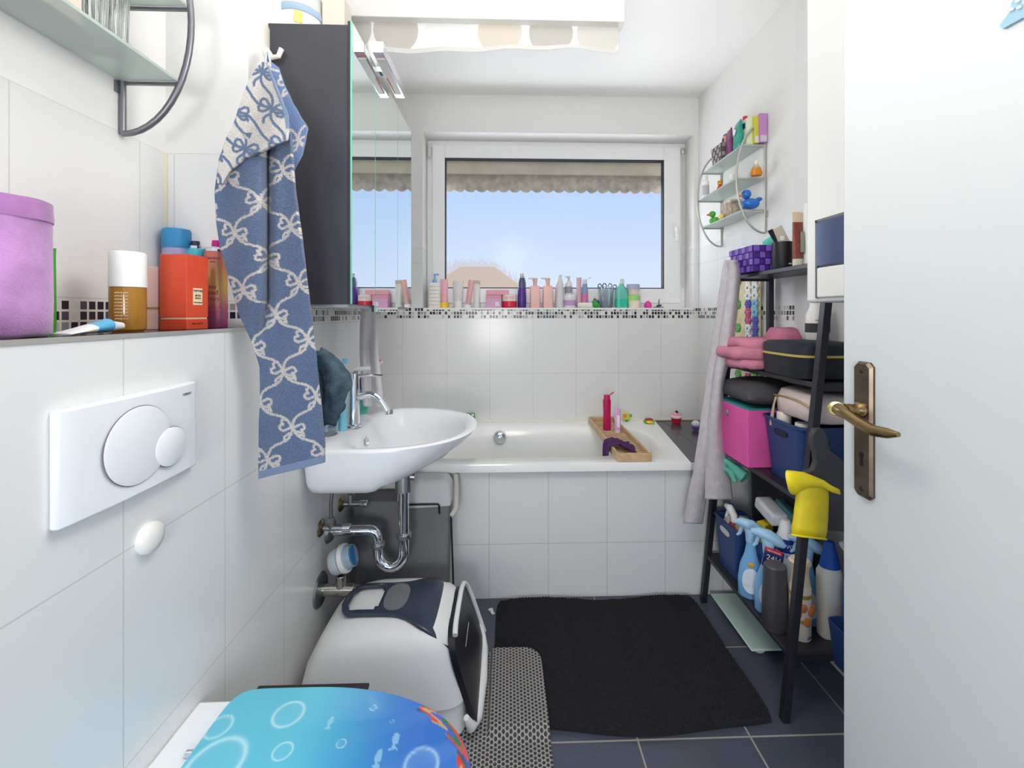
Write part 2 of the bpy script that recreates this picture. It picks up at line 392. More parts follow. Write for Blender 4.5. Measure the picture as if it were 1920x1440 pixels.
# ================================================================== TUB
tub = thing('bathtub', 'white built-in bathtub under the window with tiled front panel', 'bathtub', (0, 0, 0))
def outer_pt(t, z, grow=0.0):
    # rim polygon: left, front, slanting right edge, back
    poly = [(0.861, YB-0.001), (XA+0.001, YB-0.001), (XA+0.001, YF-0.03-grow), (0.771+grow, YF-0.03-grow)]
    c = (0.06, 2.12); dx, dy = math.cos(t), math.sin(t); best = None
    for i in range(4):
        a, b = poly[i], poly[(i+1) % 4]
        ex, ey = b[0]-a[0], b[1]-a[1]; den = dx*ey-dy*ex
        if abs(den) < 1e-9: continue
        s_ = ((a[0]-c[0])*ey-(a[1]-c[1])*ex)/den; q = ((a[0]-c[0])*dy-(a[1]-c[1])*dx)/den
        if s_ > 0 and -1e-6 <= q <= 1+1e-6 and (best is None or s_ < best): best = s_
    return (c[0]+dx*best, c[1]+dy*best, z)
angs = sorted([2*PI*i/120 for i in range(120)]+[math.atan2(p[1]-2.12, p[0]-0.06) % (2*PI) for p in ((0.861, YB-0.001), (XA+0.001, YB-0.001), (XA+0.001, YF-0.03), (0.771, YF-0.03))])
def inner(t, z, rx, ry, cx=0.03, cy=2.125, e=3.2):
    ct, st = math.cos(t), math.sin(t)
    k = (abs(ct/rx)**e+abs(st/ry)**e)**(-1/e)
    return (cx+k*ct, cy+k*st, z)
def ring(f): return [f(t) for t in angs]
rr = [ring(lambda t: outer_pt(t, ZT-0.035)), ring(lambda t: outer_pt(t, ZT-0.006)), ring(lambda t: (lambda p: (p[0]*0.998, 2.12+(p[1]-2.12)*0.993, ZT))(outer_pt(t, ZT))),
      ring(lambda t: inner(t, ZT, 0.715, 0.285)), ring(lambda t: inner(t, ZT-0.012, 0.695, 0.268)), ring(lambda t: inner(t, ZT-0.15, 0.66, 0.245)),
      ring(lambda t: inner(t, ZT-0.32, 0.60, 0.21)), ring(lambda t: inner(t, ZT-0.39, 0.52, 0.15)), ring(lambda t: inner(t, ZT-0.40, 0.3, 0.08))]
MB().rings(rr, cap0=False).make('tub_shell', M((242, 242, 238), 0.12), tub, smooth=50)
MB().bb(XA, XR, YF, YF+0.03, 0, ZT-0.037).make('tiled_front_panel', wall_mat('X', ax(1028, YF), 0.25, az(1018, 0.3, YF)-0.31, 0.31, mos=False, top=9, grout=(190, 187, 180)), tub, smooth=0)
MB().bb(XA, XR, YF-0.001, YF+0.002, ZT-0.043, ZT-0.036).make('silicone_joint', M((215, 208, 188), 0.5), tub, smooth=0)
ox = ax(937, 2.36); oz = az(821, ox, 2.36)
MB().lathe([(0.036, 0), (0.036, 0.008), (0.03, 0.016), (0.014, 0.022), (0.0, 0.023)], 24).make('overflow_cover', CHROME, tub, smooth=60)
oo = LAST[0]; oo.location = (ox, 2.375, oz); oo.rotation_euler = (R(82), 0, 0)
poly = [(0.862, YB), (0.772, YF-0.028+0.0), (XR, YF-0.028), (XR, YB)]
struct(MB().prism(poly, ZT-0.03, ZT-0.003).make('trim_6', grid_mat((66, 64, 70), (60, 58, 60), 0.9, 0.4, 2.2, 0.33, 0.003, 0.22), smooth=0))
struct(MB().bb(0.772, XR, YF-0.031, YF, ZT-0.034, ZT-0.0032).make('trim_7', M((225, 224, 220), 0.3), smooth=0))
struct(MB().bb(XA, XR, YB-0.006, YB, ZT, ZT+0.008).make('trim_8', M((232, 226, 205), 0.5), smooth=0))

# ================================================================== SINK
CYK = 1.55
sk = thing('wash_basin', 'white wall-hung ceramic wash basin with rounded bowl', 'sink', (XL, CYK, 0))
def sink_ring(front, hw, z, back=0.001, e1=2.2, e2=8, n=72, cx=0.2, sq=1.0):
    out = []
    for i in range(n):
        t = 2*PI*i/n; ct, st = math.cos(t), math.sin(t)
        rx = (front-cx) if ct > 0 else (cx-back); e = e1 if ct > 0 else e2
        k = (abs(ct/rx)**e+abs(st/hw)**e)**(-1/e)
        out.append((cx+k*ct, k*st, z))
    return out
zr = 0.80
rr = [sink_ring(0.15, 0.20, zr-0.150), sink_ring(0.26, 0.245, zr-0.143), sink_ring(0.345, 0.262, zr-0.118), sink_ring(0.42, 0.272, zr-0.082), sink_ring(0.475, 0.28, zr-0.045),
      sink_ring(0.508, 0.285, zr-0.014), sink_ring(0.515, 0.287, zr-0.004), sink_ring(0.510, 0.283, zr), sink_ring(0.485, 0.262, zr-0.002, back=0.105, e2=3),
      sink_ring(0.47, 0.245, zr-0.016, back=0.125, e2=2.6), sink_ring(0.455, 0.232, zr-0.05, back=0.135, e2=2.6), sink_ring(0.42, 0.20, zr-0.09, back=0.15, e2=2.4, cx=0.26),
      sink_ring(0.36, 0.13, zr-0.125, back=0.18, e2=2.2, cx=0.27), sink_ring(0.29, 0.03, zr-0.133, back=0.23, e2=2, cx=0.26)]
MB().rings(rr).make('basin', CERAMIC, sk, smooth=60)
MB().lathe([(0.017, 0), (0.017, 0.003), (0.011, 0.0035), (0.011, 0.001), (0.0, 0.001)], 20).make('overflow_ring', CHROME, sk)
q = LAST[0]; q.location = (0.1375, -0.055, zr-0.045); q.rotation_euler = (0, R(85), 0)
MB().lathe([(0.0, 0.0), (0.028, 0.0), (0.028, 0.006), (0.0, 0.009)], 20, cap0=False).make('drain_plug', CHROME, sk, loc=(0.26, 0, zr-0.134))
# faucet
fx, fy = fl(664, 800, zr)
ft = thing('mixer_tap', 'chrome single lever mixer tap on the back of the wash basin', 'tap', (fx, fy, zr))
MB().lathe([(0.025, 0), (0.025, 0.008), (0.019, 0.011), (0.018, 0.16), (0.0185, 0.165), (0.0185, 0.19), (0.014, 0.194)], 28).make('tap_body', CHROME, ft)
pts = [(0.01, 0, 0.105)]+[(0.02+0.10*t, 0, 0.105+0.012*math.sin(t*PI)-0.055*t**3) for t in [i/10 for i in range(1, 11)]]
MB().tube(pts, 0.0125, 16).make('spout', CHROME, ft, smooth=60)
MB().loft([(0, 0.0135, 0.0135), (0.014, 0.0135, 0.0135)], c=(0.123, 0, 0.045)).make('aerator', M((180, 182, 186), 0.2, 1.0), ft)
MB().tube([(0.0, 0, 0.178), (0.05, 0, 0.183), (0.10, 0, 0.180)], [0.007, 0.006, 0.004], 10).make('lever', CHROME, ft)
MB().tube([(0.0, 0, 0.202), (0.055, 0.0, 0.207)], [0.009, 0.007], 10).make('tap_cap', M((232, 230, 228), 0.4), ft)
# drain trap
tx, ty = XL+0.26, CYK-0.03
tp = thing('drain_trap', 'chrome bottle-free drain trap pipe curving beneath the wash basin', 'pipe', (0, 0, 0))
MB().lathe([(0.030, -0.075), (0.030, 0.0)], 24, c=(tx, ty, zr-0.15)).make('trap_collar', BRUSHED, tp)
MB().tube([(tx, ty, 0.60), (tx, ty, 0.37)], 0.0185, 18).make('tail_pipe', CHROME, tp, smooth=60)
ux = tx-0.045
pts = [(tx, ty, 0.42)]+[(ux+0.045*math.cos(a), ty-0.0, 0.355+0.05*-math.sin(a)) for a in [PI*i/14 for i in range(15)]]+[(ux-0.048, ty, 0.39)]
pts += [(ux-0.075+0.027*math.cos(a), ty, 0.405+0.03*math.sin(a)) for a in [PI/2*i/6 for i in range(7)]]+[(XL+0.005, ty, 0.437)]
MB().tube(pts, 0.0185, 18).make('trap_bend', CHROME, tp, smooth=60)
MB().lathe([(0.026, -0.009), (0.026, 0.009)], 24, c=(tx, ty, 0.418)).make('slip_nut', BRUSHED, tp, bevel=0.003)
MB().lathe([(0.025, -0.008), (0.025, 0.008)], 24, c=(ux-0.046, ty, 0.385)).make('slip_nut', BRUSHED, tp, bevel=0.003)
MB().lathe([(0.042, 0.0), (0.036, 0.01), (0.02, 0.014)], 24).make('wall_rosette', BRUSHED, tp); q = LAST[0]; q.location = (XL, ty, 0.437); q.rotation_euler = (0, PI/2, 0)
MB().cyl((XL+0.30, ty-0.005, 0.625), (XL+0.235, ty-0.005, 0.628), 0.013).cyl((XL+0.235, ty-0.005, 0.628), (XL+0.13, ty+0.02, 0.62), 0.0018).make('pop_up_rod', BRUSHED, tp)
# angle valves
def valve(u, v, lab, meter=False):
    y = ay(u, XL); z = az(v, XL, y)
    t = thing('angle_valve', lab, 'valve', (XL, y, z), 0, 'angle valves under the wash basin')
    MB().lathe([(0.028, 0.0), (0.024, 0.006), (0.010, 0.012)], 24).make('rosette', M((150, 135, 105), 0.3, 1.0), t); q = LAST[0]; q.rotation_euler = (0, PI/2, 0)
    MB().cyl((0.005, 0, 0), (0.075, 0, 0), 0.010, 16).cyl((0.035, 0, 0), (0.035, 0, 0.035), 0.011, 8).make('valve_body', BRUSHED, t)
    MB().cyl((0.072, 0, 0), (0.10, 0, 0), 0.013, 12).make('valve_knob', CHROME, t, bevel=0.003)
    MB().tube([(0.035, 0, 0.03), (0.034, 0.0, 0.08), (0.036, 0.005, 0.12), (0.045, 0.02, 0.178)], 0.006, 10).make('hose', M((110, 112, 115), 0.5, 0.5), t)
valve(601, 990, 'chrome angle valve with round wall rosette nearest below the basin')
valve(639, 945, 'smaller looking angle valve deeper under the basin near the laundry basket')
y = ay(600, XL); z = az(1106, XL, y)
wm = thing('water_meter', 'round water meter with blue dial on chrome pipe below the basin', 'water meter', (XL, y, z))
MB().lathe([(0.055, 0), (0.05, 0.006), (0.02, 0.012)], 32).make('rosette', BRUSHED, wm); LAST[0].rotation_euler = (0, PI/2, 0)
MB().cyl((0.005, 0, 0), (0.115, 0, 0), 0.019, 20).cyl((0.115, 0, 0), (0.135, 0, 0), 0.015, 12).cyl((0.07, 0, 0), (0.07, 0, 0.05), 0.017, 20).make('meter_pipe', M((190, 186, 175), 0.2, 1.0), wm, bevel=0.002)
MB().lathe([(0.035, -0.03), (0.042, -0.02), (0.042, 0.0), (0.034, 0.004)], 28).make('meter_housing', M((185, 190, 196), 0.35), wm); q = LAST[0]; q.location = (0.07, 0, 0.10); q.rotation_euler = (0, R(70), 0)
MB().lathe([(0.046, 0.0), (0.046, 0.016)], 28).make('clamp_ring', M((222, 224, 220), 0.35), wm, bevel=0.002); q = LAST[0]; q.location = (0.075, 0, 0.102); q.rotation_euler = (0, R(70), 0)
MB().lathe([(0.037, 0.0), (0.035, 0.022), (0.0, 0.025)], 28).make('meter_cap', M((170, 195, 215), 0.1, trans=0.3), wm); q = LAST[0]; q.location = (0.09, 0, 0.107); q.rotation_euler = (0, R(70), 0)
MB().prism([(0.032*math.cos(a), 0.032*math.sin(a)) for a in [PI*0.9+PI*1.0*i/14 for i in range(15)]], 0.0245, 0.027).make('blue_dial', M((30, 110, 170), 0.3), wm); q = LAST[0]; q.location = (0.09, 0, 0.107); q.rotation_euler = (0, R(70), R(0))

# ================================================================== FLUSH PLATE etc. (wall_left at XL)
y0, y1 = ay(107, XL+0.012), ay(368, XL+0.012)
fp = thing('flush_plate', 'white dual flush plate with two round buttons on tiled wall', 'flush plate', (XL, (y0+y1)/2, az(830, XL, (y0+y1)/2)))
hw, hh = (y1-y0)/2, 0.082
nseg = 14
prof = [(0, -hw), (0.012, -hw), (0.016, -hw+0.012)]+[(0.016+0.006*math.sin(PI*i/nseg), -hw+0.012+(2*hw-0.024)*i/nseg) for i in range(1, nseg)]+[(0.016, hw-0.012), (0.012, hw), (0, hw)]
MB().rings([[(p[0], p[1], -hh) for p in prof], [(p[0], p[1], hh) for p in prof]]).make('plate', M((236, 239, 241), 0.18), fp, bevel=0.003, smooth=25)
def disc(cy, cz, r, x, name):
    MB().lathe([(r+0.0012, 0.0), (r+0.0012, 0.0008)], 48).make(name+'_gap', M((120, 112, 118), 0.6), fp); q = LAST[0]; q.location = (x-0.0003, cy, cz); q.rotation_euler = (0, PI/2, 0)
    g_ = q
    MB().lathe([(r, 0.0), (r, 0.0018), (r*0.93, 0.0032), (0, 0.0036)], 48).make(name, M((238, 240, 243), 0.15), fp); q = LAST[0]; q.location = (x, cy, cz); q.rotation_euler = (0, PI/2, 0)
disc(-0.012, 0.0, 0.063, 0.0222, 'large_button'); disc(0.050, -0.022, 0.034, 0.0243, 'small_button')
text('GEBERIT', 0.006, M((120, 120, 125), 0.5), fp, (0.0185, 0.097, 0.063), (PI/2, 0, PI/2))
wp = MB().lathe([(0.026, 0.0), (0.0265, 0.006), (0.024, 0.011), (0.012, 0.0145), (0, 0.0152)], 32).make('wall_plug', M((240, 238, 230), 0.3), smooth=60)
yy = ay(277, XL); wp.location = (XL, yy, az(1008, XL, yy)); wp.rotation_euler = (0, PI/2, 0)
tag(wp, 'round cream cover cap on the tiled wall below the flush plate', 'cap')

# ================================================================== TOILET
LZ = 0.43
tl = thing('toilet', 'white wall-hung toilet with turquoise underwater-print lid', 'toilet', (XL, 0.70, 0))
def dring(L, w, z, x0=0.005, n=96, e=2.3, e2=7, cxr=0.42):
    out = []; cx = x0+(L-x0)*cxr
    for i in range(n):
        t = 2*PI*i/n; ct, st = math.cos(t), math.sin(t)
        rx = (L-cx) if ct > 0 else (cx-x0); ee = e if ct > 0 else e2
        k = (abs(ct/rx)**ee+abs(st/w)**ee)**(-1/ee)
        out.append((cx+k*ct, k*st, z))
    return out
MB().rings([dring(0.30, 0.09, 0.10), dring(0.40, 0.13, 0.18), dring(0.50, 0.165, 0.30), dring(0.53, 0.178, 0.385), dring(0.53, 0.178, 0.40)]).make('toilet_bowl', CERAMIC, tl, smooth=60)
MB().rings([dring(0.545, 0.182, 0.402, 0.07), dring(0.545, 0.182, 0.416, 0.07)]).make('toilet_seat', M((230, 236, 240), 0.15), tl, bevel=0.004)
MB().bb(0.0, 0.075, -0.185, 0.185, 0.36, 0.415).make('rear_deck', CERAMIC, tl, bevel=0.006)
RN, RM = 150, 320
base = dring(0.565, 0.192, 0, 0.072, RM, 2.15, 9, 0.30)
C0 = (0.25, 0.0)
rr = []
for i in range(RN+1):
    s = max(0.003, i/RN)
    zz = LZ+0.006*(1-s**2)
    rr.append([(C0[0]+(p[0]-C0[0])*s, p[1]*s, zz) for p in base])
for s, dz in ((1.004, -0.003), (1.004, -0.010), (0.995, -0.014)):
    rr.append([(C0[0]+(p[0]-C0[0])*s, p[1]*s, LZ+dz) for p in base])
lid = MB().rings(rr).make('lid', M((80, 180, 215), 0.12, vcol=True, coat=0.5), tl, smooth=60)
def lidpaint(co):
    x, y = co[:, 0], co[:, 1]
    base_ = L3((96, 193, 216))[None]*np.ones((len(x), 1)); deep = L3((48, 112, 196))
    t = np.clip((x-0.22)/0.25+(y-0.05)*0.3, 0, 1)[:, None]; t = t*t*(3-2*t)
    c = base_*(1-t)+deep*t
    rng = np.random.RandomState(4)
    W_ = L3((190, 232, 240))
    def world(u, v):
        p = fl(u, v, LZ+0.004); return p[0]-XL, p[1]-0.70
    def bub(u, v, r, a=0.75):
        nonlocal c
        bx, by = world(u, v)
        d = np.hypot(x-bx, y-by)
        w = np.exp(-((d-r)/(r*0.10))**2)*a + (d < r)*0.13*(0.4+0.6*np.clip(d/r, 0, 1)**3)
        c = c*(1-w[:, None])+W_*w[:, None]
    bub(541, 1338, 0.027); bub(530, 1410, 0.016); bub(402, 1432, 0.045); bub(410, 1360, 0.022); bub(790, 1432, 0.028, 0.5)
    bub(640, 1395, 0.008); bub(735, 1352, 0.004); bub(700, 1325, 0.006)
    # soft rays
    ray = 0.10*np.clip(np.sin((y*3.1-x*1.3)*22), 0, 1)*np.clip((x-0.3)/0.2, 0, 1)
    c = c*(1-ray[:, None])+L3((150, 190, 235))*ray[:, None]
    # small plain pale fish silhouettes
    for (u, v, s_) in ((742, 1385, 0.012), (710, 1418, 0.012), (620, 1352, 0.010)):
        bx, by = world(u, v)
        d = (((x-bx)/(s_*0.5))**2+((y-by)/s_)**2) < 1
        dd = (np.abs(x-bx) < (by-y-s_*0.8)*0.9) & (y < by-s_*0.8) & (y > by-s_*1.6)
        w = ((d | dd)*0.5)[:, None]; c = c*(1-w)+L3((175, 225, 240))*w
    # coral and weed garland round the front edge
    ang = np.arctan2(y, x-0.25); rad = np.hypot((x-0.25)/0.315, y/0.192)
    blob = np.sin(ang*31+x*90)*0.5+np.sin(ang*57+y*70)*0.5
    m_ = (rad > 0.945+0.012*np.sin(ang*40)) & (ang > -1.2) & (ang < 0.60)
    cols = [(206, 62, 52), (30, 90, 70), (60, 80, 170), (200, 80, 60), (50, 120, 90), (90, 90, 190), (190, 160, 110)]
    idx = (np.floor((ang+2)*14+1.3*np.sin(rad*70+ang*9)).astype(int)) % len(cols)
    cc = np.array([L3(q) for q in cols])[idx]
    c = np.where(m_[:, None], cc, c)
    sh_ = (co[:, 2] < LZ-0.004)
    return c
paint(lid, lidpaint)
for s_ in (-1, 1):
    MB().cyl((0.055, s_*0.075, LZ-0.012), (0.085, s_*0.075, LZ-0.012), 0.006).make('hinge', CHROME, tl)
# dark thing behind the toilet
bx0, by0 = fl(482, 1300, 0.40); bx1, by1 = fl(690, 1283, 0.40)
o = thing('dark_board', 'dark brown wooden board standing right behind the toilet lid', 'board', ((bx0+bx1)/2, 0.912, 0))
w2 = (bx1-bx0)/2
MB().bb(-w2, w2, -0.012, 0.012, 0.0, 0.40).make('board_panel', M((52, 44, 44), 0.8, bump=0.6, bs=90), o, bevel=0.004)
MB().bb(-w2-0.004, w2+0.004, -0.016, 0.016, 0.398, 0.406).make('top_edge', M((46, 40, 42), 0.8, bump=0.6, bs=120), o, bevel=0.002)

# ================================================================== LITTER BOX
lb = thing('litter_box', 'white hooded cat litter box with dark flip lid beside the toilet', 'litter box', (-0.36, 1.37, 0.0072))
MB().loft([(0.0, 0.230, 0.175, 0.006, 0), (0.004, 0.240, 0.185, 0.006, 0), (0.10, 0.241, 0.183, 0.006, 0)], n=72, e=6).make('tray', M((238, 238, 236), 0.35), lb, smooth=50)
hood = [(0.095, 0.246, 0.188, 0.006, 0, 6), (0.12, 0.242, 0.184, 0.006, 0, 6), (0.17, 0.230, 0.176, 0.002, 0, 5), (0.22, 0.207, 0.165, 0.004, 0, 4.5), (0.25, 0.187, 0.152, 0.008, 0, 4), (0.268, 0.155, 0.132, 0.012, 0, 3.6), (0.276, 0.125, 0.105, 0.014, 0, 3.2), (0.279, 0.07, 0.06, 0.014, 0, 3)]
MB().loft(hood, n=72).make('hood', M((236, 235, 232), 0.4), lb, smooth=60)
# front rim (faces +x) and dark opening
def arch(x0, x1, hy, z0, z1, n=26):
    out = []
    for i in range(n+1):
        t = i/n; a = PI*t
        yy = -hy*math.copysign(abs(math.cos(a))**0.45, math.cos(a)); zz = z0+(z1-z0)*abs(math.sin(a))**0.35
        xx = x0+(x1-x0)*(zz-z0)/(z1-z0)
        out.append((xx, yy, zz))
    return out
A = arch(0.277, 0.205, 0.168, 0.05, 0.262)[9:]
MB().tube(A, 0.008, 10).tube([(0.246, -0.180, 0.070), (0.258, -0.170, 0.035), (0.270, -0.13, 0.022), (0.277, 0.0, 0.020), (0.276, 0.12, 0.024), (0.270, 0.160, 0.04), (0.262, 0.170, 0.09)], [0.008, 0.014, 0.018, 0.02, 0.018, 0.014, 0.008], 12).make('entrance_rim', M((240, 240, 238), 0.3), lb, smooth=60)
B = arch(0.275, 0.203, 0.163, 0.04, 0.257)
MB().rings([B, [(p[0]-0.02, p[1]*0.97, p[2]) for p in B]]).make('opening_shade', M((30, 30, 36), 0.35), lb)  # dark panel stands in for the shade inside the opening
# dark lid following the top
def toplid(x, y):  # height of the cover
    zz = 0.289-0.02*(abs(y)/0.14)**3
    if x > 0.08: zz -= 0.55*(x-0.08)**2*8
    if x < -0.08: zz -= (x+0.08)**2*1.2
    return zz
P = []
for i in range(37):
    x = -0.155+0.355*i/36; row = []
    hwid = 0.075+0.055/(1+math.exp(-(x-0.075)*45))
    if x < -0.11: hwid *= math.sqrt(max(0.02, 1-((-0.11-x)/0.047)**2))
    for j in range(25):
        y = hwid*(j/12-1); row.append((x, y, toplid(x, y)))
    P.append(row)
mb = MB().grid(P)
# cut the hand opening by deleting faces inside an oval
dele = [f for f in mb.bm.faces if ((f.calc_center_median().x+0.085)/0.048)**4+(f.calc_center_median().y/0.058)**4 < 1]
bmesh.ops.delete(mb.bm, geom=dele, context='FACES')
mb.make('dark_flip_lid', M((52, 60, 76), 0.22), lb, smooth=60, solid=0.008)
MB().loft([(0, 0.038, 0.062, 0, 0, 2.6), (0.004, 0.036, 0.060, 0, 0, 2.6)], n=40).make('grey_filter_pad', M((118, 118, 122), 0.9, bump=1.0, bs=300), lb, loc=(0.01, 0, 0.2915))

# ================================================================== FLOOR TEXTILES
# black bobble rug
def rug(name, x0, x1, y0, y1, nx, ny, hfun, mat, shape=None, lab='', cat='', under=None):
    P = []
    for i in range(ny+1):
        row = []
        for j in range(nx+1):
            s, t = j/nx, i/ny
            x, y = x0+(x1-x0)*s, y0+(y1-y0)*t
            if shape: x, y = shape(s, t, x, y)
            row.append((x, y, hfun(x, y, s, t)))
        P.append(row)
    B0 = [[(p[0], p[1], (p[2]-under) if under else 0.001) for p in r] for r in P]
    if under: B0 = [[q for q in r] for r in B0]
    border = lambda G: G[0]+[r[-1] for r in G[1:]]+list(reversed(G[-1][:-1]))+[r[0] for r in reversed(G[1:-1])]
    mb = MB().grid(P); mb.rings([border(P), border(B0)], cap0=False, cap1=not under)
    if under: mb.grid(B0)
    bmesh.ops.remove_doubles(mb.bm, verts=mb.bm.verts, dist=1e-5)
    return tag(mb.make(name, mat, smooth=80), lab, cat)
def rs(s, t, x, y):
    y += 0.008*math.sin(s*9)-0.02*s*(1-t)+0.025*(1-t)*(0.25-(s-0.5)**2)*0
    if t < 0.5: y -= 0.02*math.sin(s*PI)*(0.5-t)*2; x += 0.012*(1-2*t)*s**3
    k = (abs(2*s-1)**10+abs(2*t-1)**10)
    if k > 1:
        sc = k**(-1/10.0)*0.5+0.5
        x = (x0r+x1r)/2+(x-(x0r+x1r)/2)*sc; y = (y0r+y1r)/2+(y-(y0r+y1r)/2)*sc
    return x, y
x0r, x1r, y0r, y1r = -0.045, 0.775, 1.235, 1.765
rug('bath_mat', x0r, x1r, y0r, y1r, 330, 200, lambda x, y, s, t: 0.015+0.006*abs(math.sin(x*260+1.2*math.sin(y*25)+(int(y/0.0095) % 2)*1.57))*abs(math.sin(y*330+2.0*math.sin(x*14)))+0.003*math.sin(x*11+y*7),
    M((32, 31, 36), 1.0, bump=0.8, bs=500, sheen=0.0), rs, 'black bobble bath mat lying in front of the bathtub', 'mat')
# grey honeycomb litter mat
def honey(x, y, s, t):
    a = 0.0125; b = a*math.sqrt(3)
    def d(px, py):
        qx = (px/b-round(px/b))*b; qy = (py/a/1.0-round(py/a))*a; return math.hypot(qx, qy)
    dd = min(d(x, y), d(x+b/2, y+a/2))
    return 0.010+0.0035*min(1.0, (dd/0.0052)**2)-(0.004 if dd < 0.0042 else 0)
hm = bpy.data.materials.new('honeycomb_foam'); hm.use_nodes = True
n = hm.node_tree; b = n.nodes['Principled BSDF']; gpn = n.nodes.new('ShaderNodeNewGeometry'); s3 = n.nodes.new('ShaderNodeSeparateXYZ'); n.links.new(gpn.outputs['Position'], s3.inputs[0])
A_ = 0.0125; B_ = A_*1.7320508
def cell(ox, oy):
    qx = node_math(n, 'MULTIPLY', node_math(n, 'SUBTRACT', node_math(n, 'FRACT', node_math(n, 'DIVIDE', node_math(n, 'ADD', s3.outputs[0], 50*B_+ox), B_)), 0.5), B_)
    qy = node_math(n, 'MULTIPLY', node_math(n, 'SUBTRACT', node_math(n, 'FRACT', node_math(n, 'DIVIDE', node_math(n, 'ADD', s3.outputs[1], 50*A_+oy), A_)), 0.5), A_)
    return node_math(n, 'SQRT', node_math(n, 'ADD', node_math(n, 'MULTIPLY', qx, qx), node_math(n, 'MULTIPLY', qy, qy)))
dd_ = node_math(n, 'MINIMUM', cell(0, 0), cell(B_/2, A_/2))
cr = n.nodes.new('ShaderNodeMapRange'); cr.inputs[1].default_value = 0.0034; cr.inputs[2].default_value = 0.0048; n.links.new(dd_, cr.inputs[0])
n.links.new(mixc(n, cr.outputs[0], rgb((58, 55, 56)), rgb((158, 154, 148))), b.inputs['Base Color']); b.inputs['Roughness'].default_value = 0.8
bpn = n.nodes.new('ShaderNodeBump'); bpn.inputs['Strength'].default_value = 1.0; bpn.inputs['Distance'].default_value = 0.004; n.links.new(cr.outputs[0], bpn.inputs['Height']); n.links.new(bpn.outputs[0], b.inputs['Normal'])
x0m, x1m, y0m, y1m = -0.20, 0.115, 0.88, 1.50
def ms(s, t, x, y):
    k = (abs(2*s-1)**8+abs(2*t-1)**14)
    if k > 1: sc = k**(-1/9.0); x = (x0m+x1m)/2+(x-(x0m+x1m)/2)*sc; y = (y0m+y1m)/2+(y-(y0m+y1m)/2)*sc
    return x+0.012*(1-t), y
def sst(a_, b_, x_): t_ = min(1, max(0, (x_-a_)/(b_-a_))); return t_*t_*(3-2*t_)
rug('litter_mat', x0m, x1m, y0m, y1m, 60, 140, lambda x, y, s, t: 0.0068+0.0205*sst(-0.062, -0.046, x)*sst(1.18, 1.225, y), hm, ms, 'grey honeycomb litter-catching mat between litter box and bath mat', 'mat', under=0.006)
sc = thing('bathroom_scale', 'pale green glass bathroom scale on the floor under the rack', 'scale', (0.985, 1.61, 0))
MB().bb(-0.135, 0.13, -0.15, 0.15, 0.022, 0.030).make('glass_plate', M((182, 205, 196), 0.25), sc, bevel=0.006, seg=3)
for a in (-1, 1):
    for b_ in (-1, 1): MB().lathe([(0.02, 0), (0.024, 0.004), (0.024, 0.022)], 20, c=(a*0.09, b_*0.11, 0)).make('foot', M((205, 205, 205), 0.4), sc)
cp = MB().bb(-0.006, 0.006, -0.018, 0.018, 0, 0.004).bb(-0.009, 0.009, 0.006, 0.016, 0, 0.005).make('paper_scrap', M((215, 213, 205), 0.7), smooth=0)
px, py = fl(922, 1148, 0); cp.location = (px, py, 0.001); cp.rotation_euler = (0, 0, R(25)); tag(cp, 'small pale plastic scrap on the floor left of the black mat', 'scrap')

# ================================================================== LAUNDRY BASKET
lx0, lx1, ly0, ly1 = -0.60, -0.222, 1.655, 1.766
lk = thing('laundry_basket', 'grey fabric laundry basket with white lining under the basin', 'laundry basket', ((lx0+lx1)/2, (ly0+ly1)/2, 0))
w2, d2 = (lx1-lx0)/2, (ly1-ly0)/2
mb = MB().loft([(0.0, w2-0.02, d2-0.01, 0, 0, 9), (0.02, w2-0.012, d2-0.006, 0, 0, 9), (0.25, w2-0.008, d2-0.004, 0, 0, 9), (0.42, w2-0.002, d2, 0, 0, 10), (0.475, w2, d2, 0, 0, 10)], n=96).jitter(0.006, 9)
mb.make('fabric_body', M((128, 127, 127), 0.9, bump=0.4, bs=700), lk, smooth=60)
mb = MB().loft([(0.455, 0.105, d2+0.004, 0, 0, 9), (0.49, 0.106, d2+0.003, 0, 0, 9), (0.525, 0.100, d2-0.002, 0, 0, 7), (0.548, 0.085, d2-0.01, 0.005, 0, 5), (0.553, 0.05, d2-0.03, 0.01, 0, 3)], n=96, c=(w2-0.100, 0, 0)).jitter(0.007, 22, 3)
o = mb.make('white_lining', M((218, 217, 214), 0.9, bump=0.3, bs=120), lk, smooth=70)
MB().tube([(0.0, -d2-0.003, 0.43), (0.0, -d2-0.012, 0.465), (0.004, -d2-0.013, 0.47), (0.145, -d2-0.013, 0.47), (0.15, -d2-0.012, 0.465), (0.15, -d2-0.003, 0.43)], 0.0035, 8).make('handle', BLACKM, lk)
MB().tube([(w2+0.006, -0.06, 0.42), (w2+0.022, -0.04, 0.44), (w2+0.02, 0.0, 0.50), (w2+0.012, 0.05, 0.535)], 0.010, 8).make('strap', M((205, 200, 190), 0.9), lk)
MB().tube([(w2+0.004, -d2+0.01, 0.41), (w2+0.012, -d2+0.006, 0.2), (w2+0.016, -d2+0.004, 0.02)], 0.004, 6).make('frame_rod', M((40, 40, 44), 0.5), lk)

